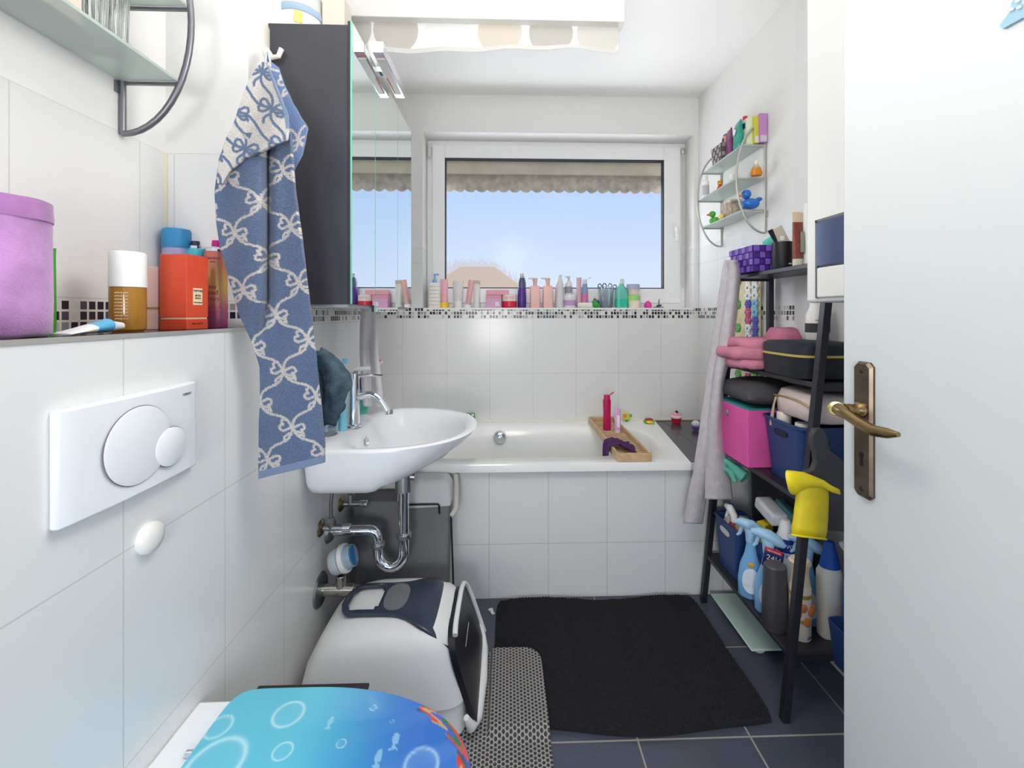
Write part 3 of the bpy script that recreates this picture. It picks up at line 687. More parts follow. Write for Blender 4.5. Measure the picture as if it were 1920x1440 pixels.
# ================================================================== MIRROR CABINET
yc0 = 1.134; xc1 = ax(651, yc0); xc2 = ax(660, yc0)
zt, zb_ = az(45, -0.5, yc0), az(570, -0.5, yc0)
Y1, Y2, Y3 = ay(704, xc2), ay(746, xc2), ay(771, xc2)
mc = thing('mirror_cabinet', 'anthracite mirror cabinet with three mirrored doors on the left wall', 'cabinet', (0, 0, 0))
DARK = M((62, 62, 68), 0.35, mottle=0.12, ms=5)
MB().bb(XL+0.001, xc1, yc0, Y3, zb_, zt).make('cabinet_body', DARK, mc, smooth=0, bevel=0.001)
MB().bb(XL+0.003, xc1, yc0+0.005, Y3-0.005, zb_-0.008, zb_-0.0005).make('underside_panel', M((190, 192, 195), 0.3, 0.3), mc, smooth=0)
MIR = M((236, 244, 242), 0.015, 1.0)
zd = az(38, -0.5, yc0)
for i, (a, b_, z0, z1) in enumerate(((yc0, Y1-0.002, zb_, zd), (Y1, Y2-0.002, zb_-0.02, zd-0.0), (Y2, Y3, zb_, zd))):
    dd = MB().bb(xc1+0.001, xc2-0.004, a, b_, z0, z1).make('door', M((48, 50, 58), 0.35), mc, smooth=0)
    xo = 0.0
    MB().bb(xc2-0.004, xc2, a+0.0005, b_-0.0005, z0, z1).make('mirror', MIR, dd, smooth=0)
    MB().bb(xc2-0.0042, xc2+0.0002, a-0.0002, a+0.0006, z0, z1).bb(xc2-0.0042, xc2+0.0002, b_-0.0006, b_+0.0002, z0, z1).make('glass_edge', M((120, 190, 165), 0.2), dd, smooth=0)
xl = ax(712, 1.5)
lx, = (ax(712, ay(712, -0.40)),)
ya, yb = ay(712, -0.38), ay(748, -0.38)
za = az(90, -0.38, ya)
ml = thing('mirror_lamp', 'slim chrome strip lamp projecting over the mirror cabinet', 'lamp', (-0.38, (ya+yb)/2, za-0.01))
hl = (yb-ya)/2+0.02
MB().bb(-0.016, 0.016, -hl, hl, -0.016, 0.018).make('lamp_housing', CHROME, ml, smooth=0, bevel=0.002)
MB().bb(-0.012, 0.012, -hl+0.03, hl-0.03, -0.0185, -0.0155).make('diffuser', M((205, 208, 200), 0.3), ml, smooth=0)
MB().bb(-0.012, -0.007, 0.0, hl-0.04, -0.0195, -0.0183).make('red_strip', M((200, 60, 60), 0.4), ml, smooth=0)
MB().bb(-0.13, -0.015, -0.012, 0.012, -0.004, 0.012).make('bracket', CHROME, ml, smooth=0)
# towel hook, hook board
hy = ay(497, XL); hz = az(75, XL, hy)
hk = thing('wall_hook', 'white plastic wall hook holding the blue patterned towel', 'hook', (XL, hy, hz))
MB().loft([(0, 0.024, 0.045, 0, 0, 2.4), (0.003, 0.024, 0.045, 0, 0, 2.4), (0.005, 0.02, 0.04, 0, 0, 2.4)], n=36).make('hook_plate', M((222, 217, 208), 0.3), hk); q = LAST[0]; q.rotation_euler = (PI/2, 0, PI/2)
MB().tube([(0.003, 0, -0.025), (0.018, 0, -0.045), (0.034, 0, -0.042), (0.042, 0, -0.022)], [0.008, 0.007, 0.006, 0.0065], 12).make('hook_arm', M((222, 217, 208), 0.3), hk)
# things on top of the cabinet
jr = thing('storage_tub', 'clear plastic tub with blue-grey rim on top of the mirror cabinet', 'tub', (ax(563, 1.262), 1.262, zt+0.0005))
MB().lathe([(0.056, 0.0), (0.060, 0.004), (0.063, 0.088)], 40).make('tub_body', M((228, 226, 224), 0.3), jr)
MB().lathe([(0.0655, 0.084), (0.067, 0.088), (0.067, 0.100), (0.0645, 0.104)], 40).make('rim', M((150, 172, 195), 0.2), jr, smooth=60)
MB().lathe([(0.0635, 0.104), (0.062, 0.150), (0.055, 0.165)], 40).make('clear_lid', M((222, 226, 226), 0.15, trans=0.3), jr, smooth=60)
MB().box((0.022, -0.0575, 0.066), (0.022, 0.006, 0.034), Matrix.Rotation(R(20), 3, 'Z')).make('coloured_sticker', M((235, 205, 120), 0.5), jr, bevel=0.002)

o = MB().bb(-0.032, 0.032, -0.03, 0.03, 0, 0.16).make('storage_box', M((205, 196, 182), 0.6), smooth=0, bevel=0.003, loc=(ax(632, 1.28), 1.28, zt)); tag(o, 'beige cardboard box on top of the mirror cabinet front corner', 'box')
o = MB().loft([(0, 0.017, 0.017), (0.10, 0.017, 0.017), (0.12, 0.014, 0.014)], n=24).make('white_tube', WHITEP, smooth=50, loc=(-0.445, 1.42, zd+0.002)); tag(o, 'white tube standing at the front top edge of the mirror cabinet', 'tube')

# ================================================================== SHOWER BLIND
yb0 = 1.46
xb0, xb1 = XL+0.002, ax(1172, yb0)
bl = thing('shower_blind', 'white ceiling-mounted shower roller blind with beige and grey circles', 'blind', (0, 0, 0))
zc1 = az(12, 0.2, yb0); zc0 = az(38, 0.2, yb0)
MB().bb(xb0, xb1, yb0, yb0+0.06, zc0, ZC-0.0005).make('cassette', M((205, 204, 200), 0.35), bl, smooth=0, bevel=0.003)
fcol = [(168, 164, 158), (170, 165, 158), (205, 204, 202), (186, 178, 165), (165, 162, 155), (185, 182, 175)]
P = []
NX = 560; NZ = 56
zf0 = az(88, 0.2, yb0)
for i in range(NZ+1):
    P.append([(xb0+0.01+(xb1-0.025-xb0)*j/NX, yb0+0.03+0.006*math.sin(j*0.05)*(i/NZ), zc0+0.01-(zc0+0.01-zf0+0.012*math.sin(j/NX*5.0+0.5)+0.010*max(0, j/NX-0.85)*6)*i/NZ) for j in range(NX+1)])
fb = MB().grid(P).make('blind_fabric', M((230, 230, 228), 0.5, vcol=True), bl, smooth=60, solid=0.001)
ccs = [ax(u, yb0+0.03) for u in (655, 742, 838, 937, 1033, 1122)]
def fpaint(co):
    c = np.ones((len(co), 3))*L3((212, 212, 210)); zc_ = az(52, 0.2, yb0)
    for q, cc in zip(ccs, fcol):
        m_ = np.hypot(co[:, 0]-q, co[:, 2]-zc_) < 0.077; c[m_] = L3(cc)
    m_ = np.zeros(len(co), bool); N1 = NX+1
    idx = np.arange(len(co)) // N1; c[idx > NZ-9] = L3((188, 187, 184))
    return c
paint(fb, fpaint)

# ================================================================== WIRE WALL SHELVES
def wall_shelf(name, label, Xw, side, y0, y1, ztop, zbot, zs, bulge, steel, rad=0.0045):
    """half-moon wire shelf; side = direction out of the wall (+1/-1)"""
    t = thing(name, label, 'shelf', (Xw, (y0+y1)/2, zs[-1]))
    H2 = (ztop-zbot)/2; zm = (ztop+zbot)/2-zs[-1]
    for yy in (y0-(y0+y1)/2, y1-(y0+y1)/2):
        pts = [(side*0.006, yy, zm-H2)]+[(side*(0.006+bulge*math.sin(PI*i/24)), yy, zm-H2*math.cos(PI*i/24)) for i in range(1, 24)]+[(side*0.006, yy, zm+H2), (side*0.006, yy, zm-H2)]
        MB().tube(pts, rad, 8).make('side_hoop', steel, t, smooth=60)
        for z in zs:
            d = side*(0.006+bulge*math.sqrt(max(0, 1-((z-zs[-1]-zm)/H2)**2)))
            MB().bb(side*0.003, d, yy-0.003, yy+0.003, z-zs[-1]-0.010, z-zs[-1]-0.004).make('shelf_bracket', steel, t, smooth=0)
    ws = []
    for z in zs:
        d = 0.006+bulge*math.sqrt(max(0, 1-((z-zs[-1]-zm)/H2)**2))-0.004
        ws.append(d)
        MB().bb(side*0.004, side*d, -(y1-y0)/2+0.004, (y1-y0)/2-0.004, z-zs[-1]-0.004, z-zs[-1]+0.002).make('glass_shelf', FROST, t, smooth=0)
    MB().bb(0, side*0.004, (y0-(y0+y1)/2)-0.014, (y0-(y0+y1)/2), -0.03, -0.006).bb(0, side*0.004, (y1-(y0+y1)/2)-0.014, (y1-(y0+y1)/2), -0.03, -0.006).make('mounting_tab', steel, t, smooth=0)
    return t
STEEL = M((130, 130, 136), 0.4, 0.8)
ys0, ys1 = ay(1434, XR-0.006), ay(1352, XR-0.006)
RZ = (1.935, 1.79, 1.65)
wall_shelf('wire_wall_shelf', 'half-moon wire shelf with three glass shelves on the right wall', XR, -1, ys0, ys1, 2.03, 1.55, RZ, 0.125, M((185, 183, 176), 0.35, 0.5), 0.0048)
yl1 = ay(232, XN+0.008)
LZ2 = az(150, XN, yl1)
wall_shelf('wire_wall_shelf', 'half-moon wire shelf with glass shelves above the left ledge', XN, 1, yl1-0.50, yl1, LZ2+0.36, az(251, XN, yl1), (az(12, XN, yl1)+0.003, LZ2), 0.142, STEEL, 0.0062)
# things on the left shelf
o = thing('ribbed_glass', 'clear ribbed drinking glass on the left wall shelf', 'glass', (-0.765, ay(232, -0.765), LZ2+0.002))
rr = []
for z, r in ((0, 0.036), (0.003, 0.038), (0.115, 0.041), (0.115, 0.0385), (0.006, 0.0345)):
    rr.append([((r+0.0018*math.cos(26*2*PI*i/208))*math.cos(2*PI*i/208), (r+0.0018*math.cos(26*2*PI*i/208))*math.sin(2*PI*i/208), z) for i in range(208)])
MB().rings(rr).make('glass_wall', GLASS, o, smooth=50)
o.location = (-0.757, 0.86-0.045, LZ2+0.003)
o = thing('skincare_box', 'pale pink packaging box on the left shelf beside the ribbed glass', 'box', (-0.76, 0.715, LZ2+0.003))
MB().bb(-0.03, 0.03, -0.04, 0.04, 0, 0.13).make('box_body', M((243, 205, 190), 0.6), o, smooth=0, bevel=0.001)
text('CLEAN\nBEAUTY', 0.012, M((255, 250, 245), 0.6), o, (0.031, 0, 0.05), (PI/2, 0, PI/2))

# ================================================================== RIGHT SHELF CONTENT
YSm = (ys0+ys1)/2
def on_shelf(u, lvl, X=1.05):
    return ay(u, X)
def boxthing(name, label, cat, loc, size, mat, rz=0, txt=None, tm=None, face='x', ts=0.02, extra=None, bev=0.001, group=None):
    t = thing(name, label, cat, loc, rz, group)
    sx_, sy_, sz_ = size
    MB().bb(-sx_/2, sx_/2, -sy_/2, sy_/2, 0, sz_).make('box_body', mat, t, smooth=0, bevel=bev)
    if txt:
        if face == 'x': text(txt, ts, tm, t, (-sx_/2-0.0006, 0, sz_*0.55), (PI/2, 0, -PI/2))
        else: text(txt, ts, tm, t, (0, -sy_/2-0.0006, sz_*0.55), (PI/2, 0, 0))
    return t
# woven basket
def woven(name, label, loc, sx_, sy_, hz_, c1, c2, rz=0, taper=0.88, rows=4, n=6):
    t = thing(name, label, 'basket', loc, rz)
    MB().loft([(0, sx_/2*taper, sy_/2*taper), (0.002, sx_/2*taper, sy_/2*taper), (hz_, sx_/2, sy_/2), (hz_, sx_/2-0.003, sy_/2-0.003), (0.004, sx_/2*taper-0.003, sy_/2*taper-0.003)], n=48, e=14).make('basket_wall', c2, t, smooth=30)
    m1, m2 = MB(), MB(); k = 0
    for (ax_, half, off) in (('x', sy_/2, sx_/2), ('y', sx_/2, sy_/2)):
        cells = max(3, int(round(2*half/(hz_/rows))))
        for sgn in (-1, 1):
            for i in range(rows):
                z0, z1 = hz_*i/rows+0.001, hz_*(i+1)/rows-0.001
                tp = taper+(1-taper)*(i+0.5)/rows
                for j in range(cells):
                    a0 = (-half+2*half*j/cells+0.0012)*tp; a1 = (-half+2*half*(j+1)/cells-0.0012)*tp
                    o_ = sgn*(off*tp+(0.0035 if (i+j) % 2 else 0.0015))
                    mb_ = m1 if (i+j) % 2 else m2
                    if ax_ == 'x': mb_.bb(o_-0.0015, o_+0.0015, a0, a1, z0, z1)
                    else: mb_.bb(a0, a1, o_-0.0015, o_+0.0015, z0, z1)
    m1.make('woven_strips', c1, t, smooth=0, bevel=0.001); m2.make('woven_cross_strips', c2, t, smooth=0, bevel=0.001)
    return t
z1s = RZ[0]+0.0025
def SH(u, X, z): return (X, ay(u, X), z)
woven('woven_basket', 'grey woven basket at the far end of right wall shelf', (1.065, ay(1348, 1.05)-0.02, z1s), 0.075, 0.10, 0.085, M((165, 158, 156), 0.6), M((98, 92, 92), 0.6), rows=4)
yw = ay(1348, 1.05)-0.02
for i, (dx, dy, c, lab) in enumerate(((-0.010, -0.018, (244, 170, 135), 'orange cream packet upright in the grey woven basket, lower one'), (0.012, -0.030, (246, 178, 145), 'taller peach packet upright in the grey woven basket'), (0.018, 0.018, (74, 88, 120), 'dark blue packet upright in the grey woven basket'), (0.024, -0.008, (110, 165, 125), 'green packet upright in the grey woven basket'))):
    t = boxthing('packet', lab, 'packet', (1.065+dx, yw+dy, z1s+0.004), (0.006, 0.042 if i < 2 else 0.032, (0.118, 0.15, 0.15, 0.147)[i]), M(c, 0.5), rz=R(8*(i-1)), group='packets in the woven basket')
    if i < 2: MB().lathe([(0.014, 0), (0.014, 0.001)], 20).make('printed_dot', M((70, 60, 100), 0.5), t); q = LAST[0]; q.location = (-0.0038, 0, 0.10+0.03*i); q.rotation_euler = (0, -PI/2, 0)
def pouch(name, label, loc, w, h, t_, mat, rz=0, e=3):
    t = thing(name, label, 'pouch', loc, rz)
    MB().loft([(0, t_*0.5, w*0.46), (h*0.1, t_, w*0.49), (h*0.5, t_*0.9, w*0.5), (h*0.9, t_*0.4, w*0.49), (h, t_*0.12, w*0.44)], n=36, e=e).make('pouch_body', mat, t, smooth=60)
    return t
o = pouch('cosmetic_pouch', 'magenta patterned pouch on top tier of right wall shelf', SH(1368, 1.045, z1s), 0.085, 0.125, 0.012, M((135, 60, 118), 0.35, mottle=0.5, ms=30), rz=R(-15))
o = pouch('cosmetic_pouch', 'teal clear pouch with white print on the right wall shelf', SH(1384, 1.035, z1s), 0.085, 0.12, 0.014, M((40, 160, 140), 0.25, mottle=0.35, ms=25), rz=R(-10))
MB().loft([(0, 0.012, 0.016), (0.0015, 0.012, 0.016)], n=18).make('printed_badge', M((225, 235, 235), 0.5), o); q = LAST[0]; q.location = (-0.0155, 0, 0.075); q.rotation_euler = (0, -PI/2, 0)
o = thing('red_bottle', 'red capped bottle standing behind the teal pouch on right shelf', 'bottle', SH(1397, 1.09, z1s))
MB().loft([(0, 0.018, 0.018), (0.10, 0.018, 0.018), (0.125, 0.013, 0.013)], n=24).make('bottle_body', M((225, 225, 225), 0.3), o)
MB().loft([(0.118, 0.015, 0.015), (0.14, 0.0145, 0.0145), (0.145, 0.011, 0.011), (0.165, 0.010, 0.010)], n=24).make('cap', M((212, 38, 62), 0.35), o)
o = boxthing('medicine_box', 'white and yellow-green medicine box on the right wall shelf', 'box', SH(1406, 1.07, z1s), (0.055, 0.045, 0.115), M((226, 232, 205), 0.5))
MB().bb(-0.0282, -0.0272, -0.012, 0.012, 0.075, 0.10).make('blue_logo_patch', M((40, 70, 140), 0.5), o, smooth=0)
o = boxthing('deodorant_box', 'yellow-green packet at the near end of right wall shelf', 'box', SH(1418, 1.085, z1s), (0.035, 0.03, 0.118), M((205, 208, 70), 0.5), rz=0)
MB().bb(-0.014, 0.014, -0.0158, -0.0148, 0.004, 0.03).make('barcode_label', M((225, 222, 220), 0.5), o, smooth=0)
o = boxthing('lilac_box', 'lilac packet at the nearest end of right wall shelf', 'box', SH(1428, 1.103, z1s), (0.033, 0.03, 0.125), M((195, 140, 195), 0.5))
MB().bb(-0.014, 0.014, -0.0158, -0.0148, 0.004, 0.03).make('barcode_label', M((210, 200, 215), 0.5), o, smooth=0)
z2s = RZ[1]+0.0025
o = thing('spray_bottle', 'small white spray bottle at far end of the middle shelf', 'bottle', SH(1323, 1.02, z2s))
MB().loft([(0, 0.017, 0.017), (0.085, 0.017, 0.017), (0.092, 0.010, 0.010)], n=24).make('bottle_body', M((238, 238, 238), 0.3), o)
MB().loft([(0.092, 0.012, 0.012), (0.115, 0.011, 0.011), (0.12, 0.007, 0.007)], n=24).make('cap', WHITEP, o)
MB().lathe([(0.0175, 0.015), (0.0175, 0.065)], 24, cap0=False, cap1=False).make('grey_label', M((192, 190, 198), 0.5), o)
o = thing('gold_bottle', 'tiny bottle with gold bow on the middle shelf', 'bottle', SH(1350, 1.06, z2s))
MB().loft([(0, 0.013, 0.013), (0.03, 0.016, 0.016), (0.045, 0.008, 0.008)], n=20).make('bottle_body', M((220, 60, 60), 0.25), o)
MB().ball((0, 0, 0.055), 0.013, (1, 1, 0.9)).ball((0, -0.012, 0.065), 0.008).ball((0, 0.012, 0.065), 0.008).make('gold_bow', M((205, 160, 60), 0.3, 0.7), o)
o = thing('nail_polish', 'small clear bottle with white cap and pink band on middle shelf', 'bottle', SH(1372, 1.06, z2s))
MB().loft([(0, 0.014, 0.014), (0.035, 0.014, 0.014), (0.04, 0.008, 0.008)], n=24, e=4).make('bottle_body', M((235, 225, 225), 0.15), o)
MB().lathe([(0.009, 0.04), (0.009, 0.065)], 20).make('cap', WHITEP, o)
MB().loft([(0.018, 0.0146, 0.0146), (0.026, 0.0146, 0.0146)], n=24, e=4).make('pink_band', M((205, 70, 120), 0.4), o)
o = thing('perfume_bottle', 'round perfume bottle with orange liquid on the middle shelf', 'bottle', SH(1418, 1.07, z2s))
MB().loft([(0, 0.022, 0.018), (0.012, 0.026, 0.02), (0.032, 0.018, 0.014)], n=24).make('orange_liquid', M((245, 150, 30), 0.1, trans=0.3), o)
MB().loft([(0.032, 0.0185, 0.0145), (0.042, 0.010, 0.008), (0.048, 0.006, 0.006)], n=24).make('glass_shoulder', M((245, 235, 215), 0.1, trans=0.6), o)
MB().lathe([(0.009, 0.048), (0.009, 0.062), (0.006, 0.066)], 18).make('cap', M((235, 225, 205), 0.2), o)
z3s = RZ[2]+0.0025
def duck(label, loc, s, body, beak, rz):
    t = thing('rubber_duck', label, 'rubber duck', loc, rz, 'rubber ducks on the lower shelf')
    MB().ball((0, 0, 0.019*s), 0.022*s, (1.35, 1.0, 0.85)).ball((-0.028*s, 0, 0.034*s), 0.009*s, (1.2, 1, 0.8)).make('duck_body', body, t, smooth=60)
    hd = MB().ball((0.014*s, 0, 0.052*s), 0.0165*s).make('head', body, t, smooth=60)
    MB().ball((0.032*s, 0, 0.049*s), 0.0075*s, (1.3, 1.2, 0.6)).make('beak', beak, t, smooth=60)
    MB().ball((0.024*s, 0.010*s, 0.057*s), 0.0028*s).ball((0.024*s, -0.010*s, 0.057*s), 0.0028*s).make('eyes', BLACKM, t)
duck('blue rubber duck with orange beak at near end of lower shelf', SH(1407, 1.055, z3s), 1.25, M((40, 110, 195), 0.3), M((245, 150, 40), 0.3), R(170))
duck('green rubber duck with red-orange beak at far end of lower shelf', SH(1341, 1.055, z3s), 1.0, M((85, 180, 60), 0.3), M((215, 80, 40), 0.3), R(170))
o = boxthing('shell_box', 'beige shell-covered little box between the ducks on lower shelf', 'box', SH(1372, 1.07, z3s), (0.055, 0.085, 0.072), M((205, 185, 165), 0.8, bump=1.0, bs=70, mottle=0.5, ms=60))
MB().bb(-0.029, 0.029, -0.045, 0.045, 0.072, 0.082).make('lid', M((225, 205, 185), 0.8, mottle=0.4, ms=60), o, smooth=0, bevel=0.002)
o = MB().ball((0, 0, 0.014), 0.013, (1, 1, 1.1)).make('yellow_toy', M((240, 220, 120), 0.4), loc=SH(1352, 1.03, z3s), smooth=60); tag(o, 'small pale yellow ball toy beside the green duck', 'toy')

# ================================================================== LEDGE CONTENT (left)
zl = ZL+0.0005
def LP(u, X): return (X, ay(u, X), zl)
o = thing('fabric_pot', 'lilac plush fabric basket at the near end of the ledge', 'basket', (-0.72, ay(-18, -0.72), zl))
mb = MB().loft([(0, 0.052, 0.052), (0.006, 0.058, 0.058), (0.05, 0.059, 0.059), (0.175, 0.0575, 0.0575), (0.192, 0.056, 0.056), (0.194, 0.05, 0.05), (0.15, 0.05, 0.05)], n=48).jitter(0.003, 25, 2)
mb.make('plush_body', M((205, 150, 208), 0.95, mottle=0.35, ms=14, bump=0.4, bs=300, sheen=0.5), o, smooth=70)
mb = MB().loft([(0.180, 0.0605, 0.0605), (0.173, 0.0612, 0.0612), (0.166, 0.0605, 0.0605), (0.166, 0.057, 0.057), (0.194, 0.056, 0.056), (0.194, 0.0595, 0.0595), (0.180, 0.0605, 0.0605)], n=48, cap0=False, cap1=False); mb.jitter(0.002, 30).make('rolled_hem', M((190, 130, 192), 0.95, mottle=0.3, ms=14, sheen=0.5), o, smooth=60)
o = thing('green_tube', 'green squeeze tube standing behind the lilac basket', 'tube', LP(84, -0.79))
MB().loft([(0, 0.013, 0.013), (0.02, 0.014, 0.014), (0.10, 0.016, 0.01), (0.145, 0.019, 0.002)], n=24).make('tube_body', M((70, 165, 50), 0.35), o, smooth=50)
# toothpaste
a = LP(130, -0.675); b_ = LP(222, -0.68)
o = thing('toothpaste_tube', 'white toothpaste tube with light blue end lying on ledge', 'tube', (-0.675, ay(170, -0.675), zl))
yy0 = ay(112, -0.675)-o.location.y; yy1 = ay(200, -0.675)-o.location.y; yy2 = ay(208, -0.675)-o.location.y; yy3 = ay(228, -0.675)-o.location.y
rr = []
for t in [i/10 for i in range(11)]:
    y = yy0+(yy1-yy0)*t; rx = 0.018-0.003*t; rz_ = 0.0015+0.010*t
    rr.append([(rx*math.cos(2*PI*k/20), y, 0.0115*t+0.002+rz_*math.sin(2*PI*k/20)) for k in range(20)])
ob = MB().rings(rr[:7]).make('tube_body', M((232, 232, 230), 0.35), o, smooth=50)
MB().rings(rr[6:]).make('blue_section', M((90, 170, 210), 0.35), o, smooth=50)
MB().tube([(0, yy1, 0.012), (0, yy2, 0.0125), (0, yy3, 0.012)], [0.011, 0.009, 0.006], 14).make('cap', WHITEP, o)
o = thing('body_mist', 'amber bottle with tall white cap on the ledge', 'bottle', LP(240, -0.715))
MB().lathe([(0.022, 0), (0.026, 0.004), (0.027, 0.01), (0.027, 0.082), (0.018, 0.088)], 36).make('amber_bottle', M((198, 140, 50), 0.08, trans=0.35), o)
MB().lathe([(0.028, 0.083), (0.027, 0.146), (0.025, 0.149)], 36).make('cap', M((240, 240, 236), 0.35), o, smooth=40)
for i in range(9): text('sol body mist', 0.0038, M((245, 235, 215), 0.5), o, (0.0275*math.sin(R(20)), -0.0275*math.cos(R(20)), 0.072-i*0.006), (PI/2, 0, R(20)), bend=0.027, name='printed_line')
o = boxthing('gift_box', 'pale pink box with gold line behind the amber bottle', 'box', LP(284, -0.765), (0.055, 0.05, 0.132), M((240, 200, 190), 0.6), rz=R(8))
MB().bb(-0.0282, 0.0282, -0.0256, 0.0256, 0.043, 0.047).make('gold_line', M((190, 150, 90), 0.35, 0.5), o, smooth=0)
o = pfb = thing('perfume_box', 'orange-red perfume box with small cream label on ledge', 'box', LP(346, -0.695), R(45))
MB().bb(-0.033, 0.033, -0.033, 0.033, 0.0255, 0.158).make('box_lid', M((215, 78, 48), 0.5), o, smooth=0, bevel=0.0008)
MB().bb(-0.0315, 0.0315, -0.0315, 0.0315, 0.015, 0.03).make('cream_band', M((235, 200, 165), 0.5), o, smooth=0)
MB().bb(-0.033, 0.033, -0.033, 0.033, 0, 0.022).make('box_base', M((205, 72, 45), 0.5), o, smooth=0, bevel=0.0008)
MB().bb(0.0332, 0.034, -0.0, 0.0, 0, 0).bm.free()
lab_ = MB().bb(-0.014, 0.014, -0.0338, -0.033, 0.052, 0.088).make('cream_label', M((240, 215, 180), 0.6), o, smooth=0); lab_.location = (0, 0, 0)
text('TOM FORD', 0.0058, M((40, 30, 30), 0.6), lab_, (0, -0.0342, 0.082)); text('BITTER\nPEACH', 0.0056, M((40, 30, 30), 0.6), lab_, (0, -0.0342, 0.069)); text('EAU DE PARFUM', 0.0034, M((60, 40, 40), 0.6), lab_, (0, -0.0342, 0.057))
text('50 ML e 1.7 FL. OZ.', 0.004, M((90, 20, 20), 0.6), o, (0, -0.0336, 0.012))
o.rotation_euler = (0, 0, R(86)); o.scale = (0.88, 0.88, 1)
o = thing('dry_shampoo', 'tall can with bright blue cap behind the orange-red box', 'can', LP(331, -0.785))
MB().lathe([(0.026, 0), (0.0275, 0.003), (0.0275, 0.19), (0.024, 0.2)], 32).make('can_body', M((170, 165, 205), 0.3), o)
MB().lathe([(0.0285, 0.188), (0.0285, 0.228), (0.026, 0.233)], 32).make('cap', M((50, 140, 190), 0.4), o, smooth=50)
o = thing('hair_spray', 'turquoise spray can with dark nozzle behind orange-red box', 'can', LP(367, -0.748))
MB().lathe([(0.022, 0), (0.0225, 0.003), (0.0225, 0.17), (0.019, 0.185), (0.012, 0.192)], 32).make('can_body', M((85, 185, 205), 0.3), o, smooth=50)
MB().lathe([(0.015, 0.189), (0.015, 0.195), (0.012, 0.197)], 24).make('metal_collar', CHROME, o)
MB().lathe([(0.009, 0.195), (0.0085, 0.207)], 16).make('nozzle', M((50, 60, 85), 0.4), o)
text('AC', 0.015, M((25, 50, 90), 0.5), o, (0.0226*math.sin(R(25)), -0.0226*math.cos(R(25)), 0.152), (PI/2, 0, R(25)), bend=0.0225)
o = thing('volume_spray', 'pink and yellow gradient spray can with magenta nozzle', 'can', LP(407, -0.700))
cm = bpy.data.materials.new('gradient_can'); cm.use_nodes = True; n = cm.node_tree; b = n.nodes['Principled BSDF']
tcn = n.nodes.new('ShaderNodeTexCoord'); s3 = n.nodes.new('ShaderNodeSeparateXYZ'); n.links.new(tcn.outputs['Object'], s3.inputs[0])
mr = n.nodes.new('ShaderNodeMapRange'); mr.inputs[1].default_value = 0; mr.inputs[2].default_value = 0.19; n.links.new(s3.outputs['Z'], mr.inputs[0])
r_ = n.nodes.new('ShaderNodeValToRGB'); el = r_.color_ramp.elements; el[0].color = rgb((200, 100, 145)); el[1].color = rgb((220, 110, 105)); e_ = el.new(0.5); e_.color = rgb((226, 180, 105)); e_ = el.new(0.2); e_.color = rgb((205, 110, 140))
n.links.new(mr.outputs[0], r_.inputs[0]); n.links.new(r_.outputs[0], b.inputs['Base Color']); b.inputs['Metallic'].default_value = 0.35; b.inputs['Roughness'].default_value = 0.3
MB().lathe([(0.0255, 0), (0.0265, 0.003), (0.0265, 0.183), (0.0245, 0.188)], 40).make('can_body', cm, o, smooth=50)
MB().lathe([(0.0275, 0.181), (0.0275, 0.186), (0.022, 0.192), (0.016, 0.194)], 36).make('metal_collar', CHROME, o)
MB().lathe([(0.0115, 0.192), (0.010, 0.209)], 18).make('nozzle', M((200, 20, 130), 0.35), o)
RT = R(14)
def ct(s_, sz, z, c, dx=0.0, w=1.0): text(s_, sz, c, o, (0.0267*math.sin(RT), -0.0267*math.cos(RT), z), (PI/2, 0, RT), bend=0.0266, wide=w)
ct('leandro', 0.011, M((190, 40, 80), 0.5), 0, ) if False else None
ct('leandro', 0.010, 0.165, M((190, 50, 80), 0.5)); ct('LIMITED', 0.0035, 0.155, M((190, 60, 90), 0.5))
ct('no', 0.016, 0.097, M((185, 20, 100), 0.5)); ct('bad', 0.016, 0.083, M((185, 20, 100), 0.5)); ct('days', 0.016, 0.069, M((205, 70, 90), 0.5))
ct('24h\nTransformation', 0.0055, 0.051, M((180, 40, 100), 0.5)); ct('Volume Spray\nfuller hair\nwith more\nvolume', 0.0045, 0.033, M((190, 80, 120), 0.5))

# ================================================================== BLUE TOWEL
bt = thing('bath_towel', 'blue and cream bow-patterned towel hanging from the white hook', 'towel', (0, 0, 0))
def interp_rows(rows, v):
    for a, b in zip(rows, rows[1:]):
        if a[0] <= v <= b[0]:
            t = (v-a[0])/(b[0]-a[0]); t2 = t*t*(3-2*t)*0.3+t*0.7
            return a[1]+(b[1]-a[1])*t2, a[2]+(b[2]-a[2])*t2
    return rows[-1][1], rows[-1][2]
def cloth(rows, yfun, n, m, tilt=0.0):
    P = []; UV = []
    v0, v1 = rows[0][0], rows[-1][0]
    for i in range(m+1):
        v = v0+(v1-v0)*i/m; a, b = interp_rows(rows, v)
        row = []
        for j in range(n+1):
            s = j/n; u = a+(b-a)*s; vv = v-tilt*s*(i/m)
            Y = yfun(s, i/m, u, vv); X = ax(u, Y)
            row.append((X, Y, az(vv, X, Y))); UV.append((u, vv))
        P.append(row)
    return P, np.array(UV)
def seg_dist(p, a, b):
    d = b-a; t = np.clip(((p-a)@d)/(d@d+1e-9), 0, 1); return np.hypot(*(p-a-t[:, None]*d).T)
def heart(c, ang, s):
    pts = []
    for i in range(15):
        t = 2*PI*i/14; x = 16*math.sin(t)**3; y = 13*math.cos(t)-5*math.cos(2*t)-2*math.cos(3*t)-math.cos(4*t)
        x, y = x/17*s*0.8, (y+17)/29*s*1.5   # tip at origin, opens outward
        pts.append((c[0]+x*math.cos(ang)-y*math.sin(ang), c[1]+x*math.sin(ang)+y*math.cos(ang)))
    return pts
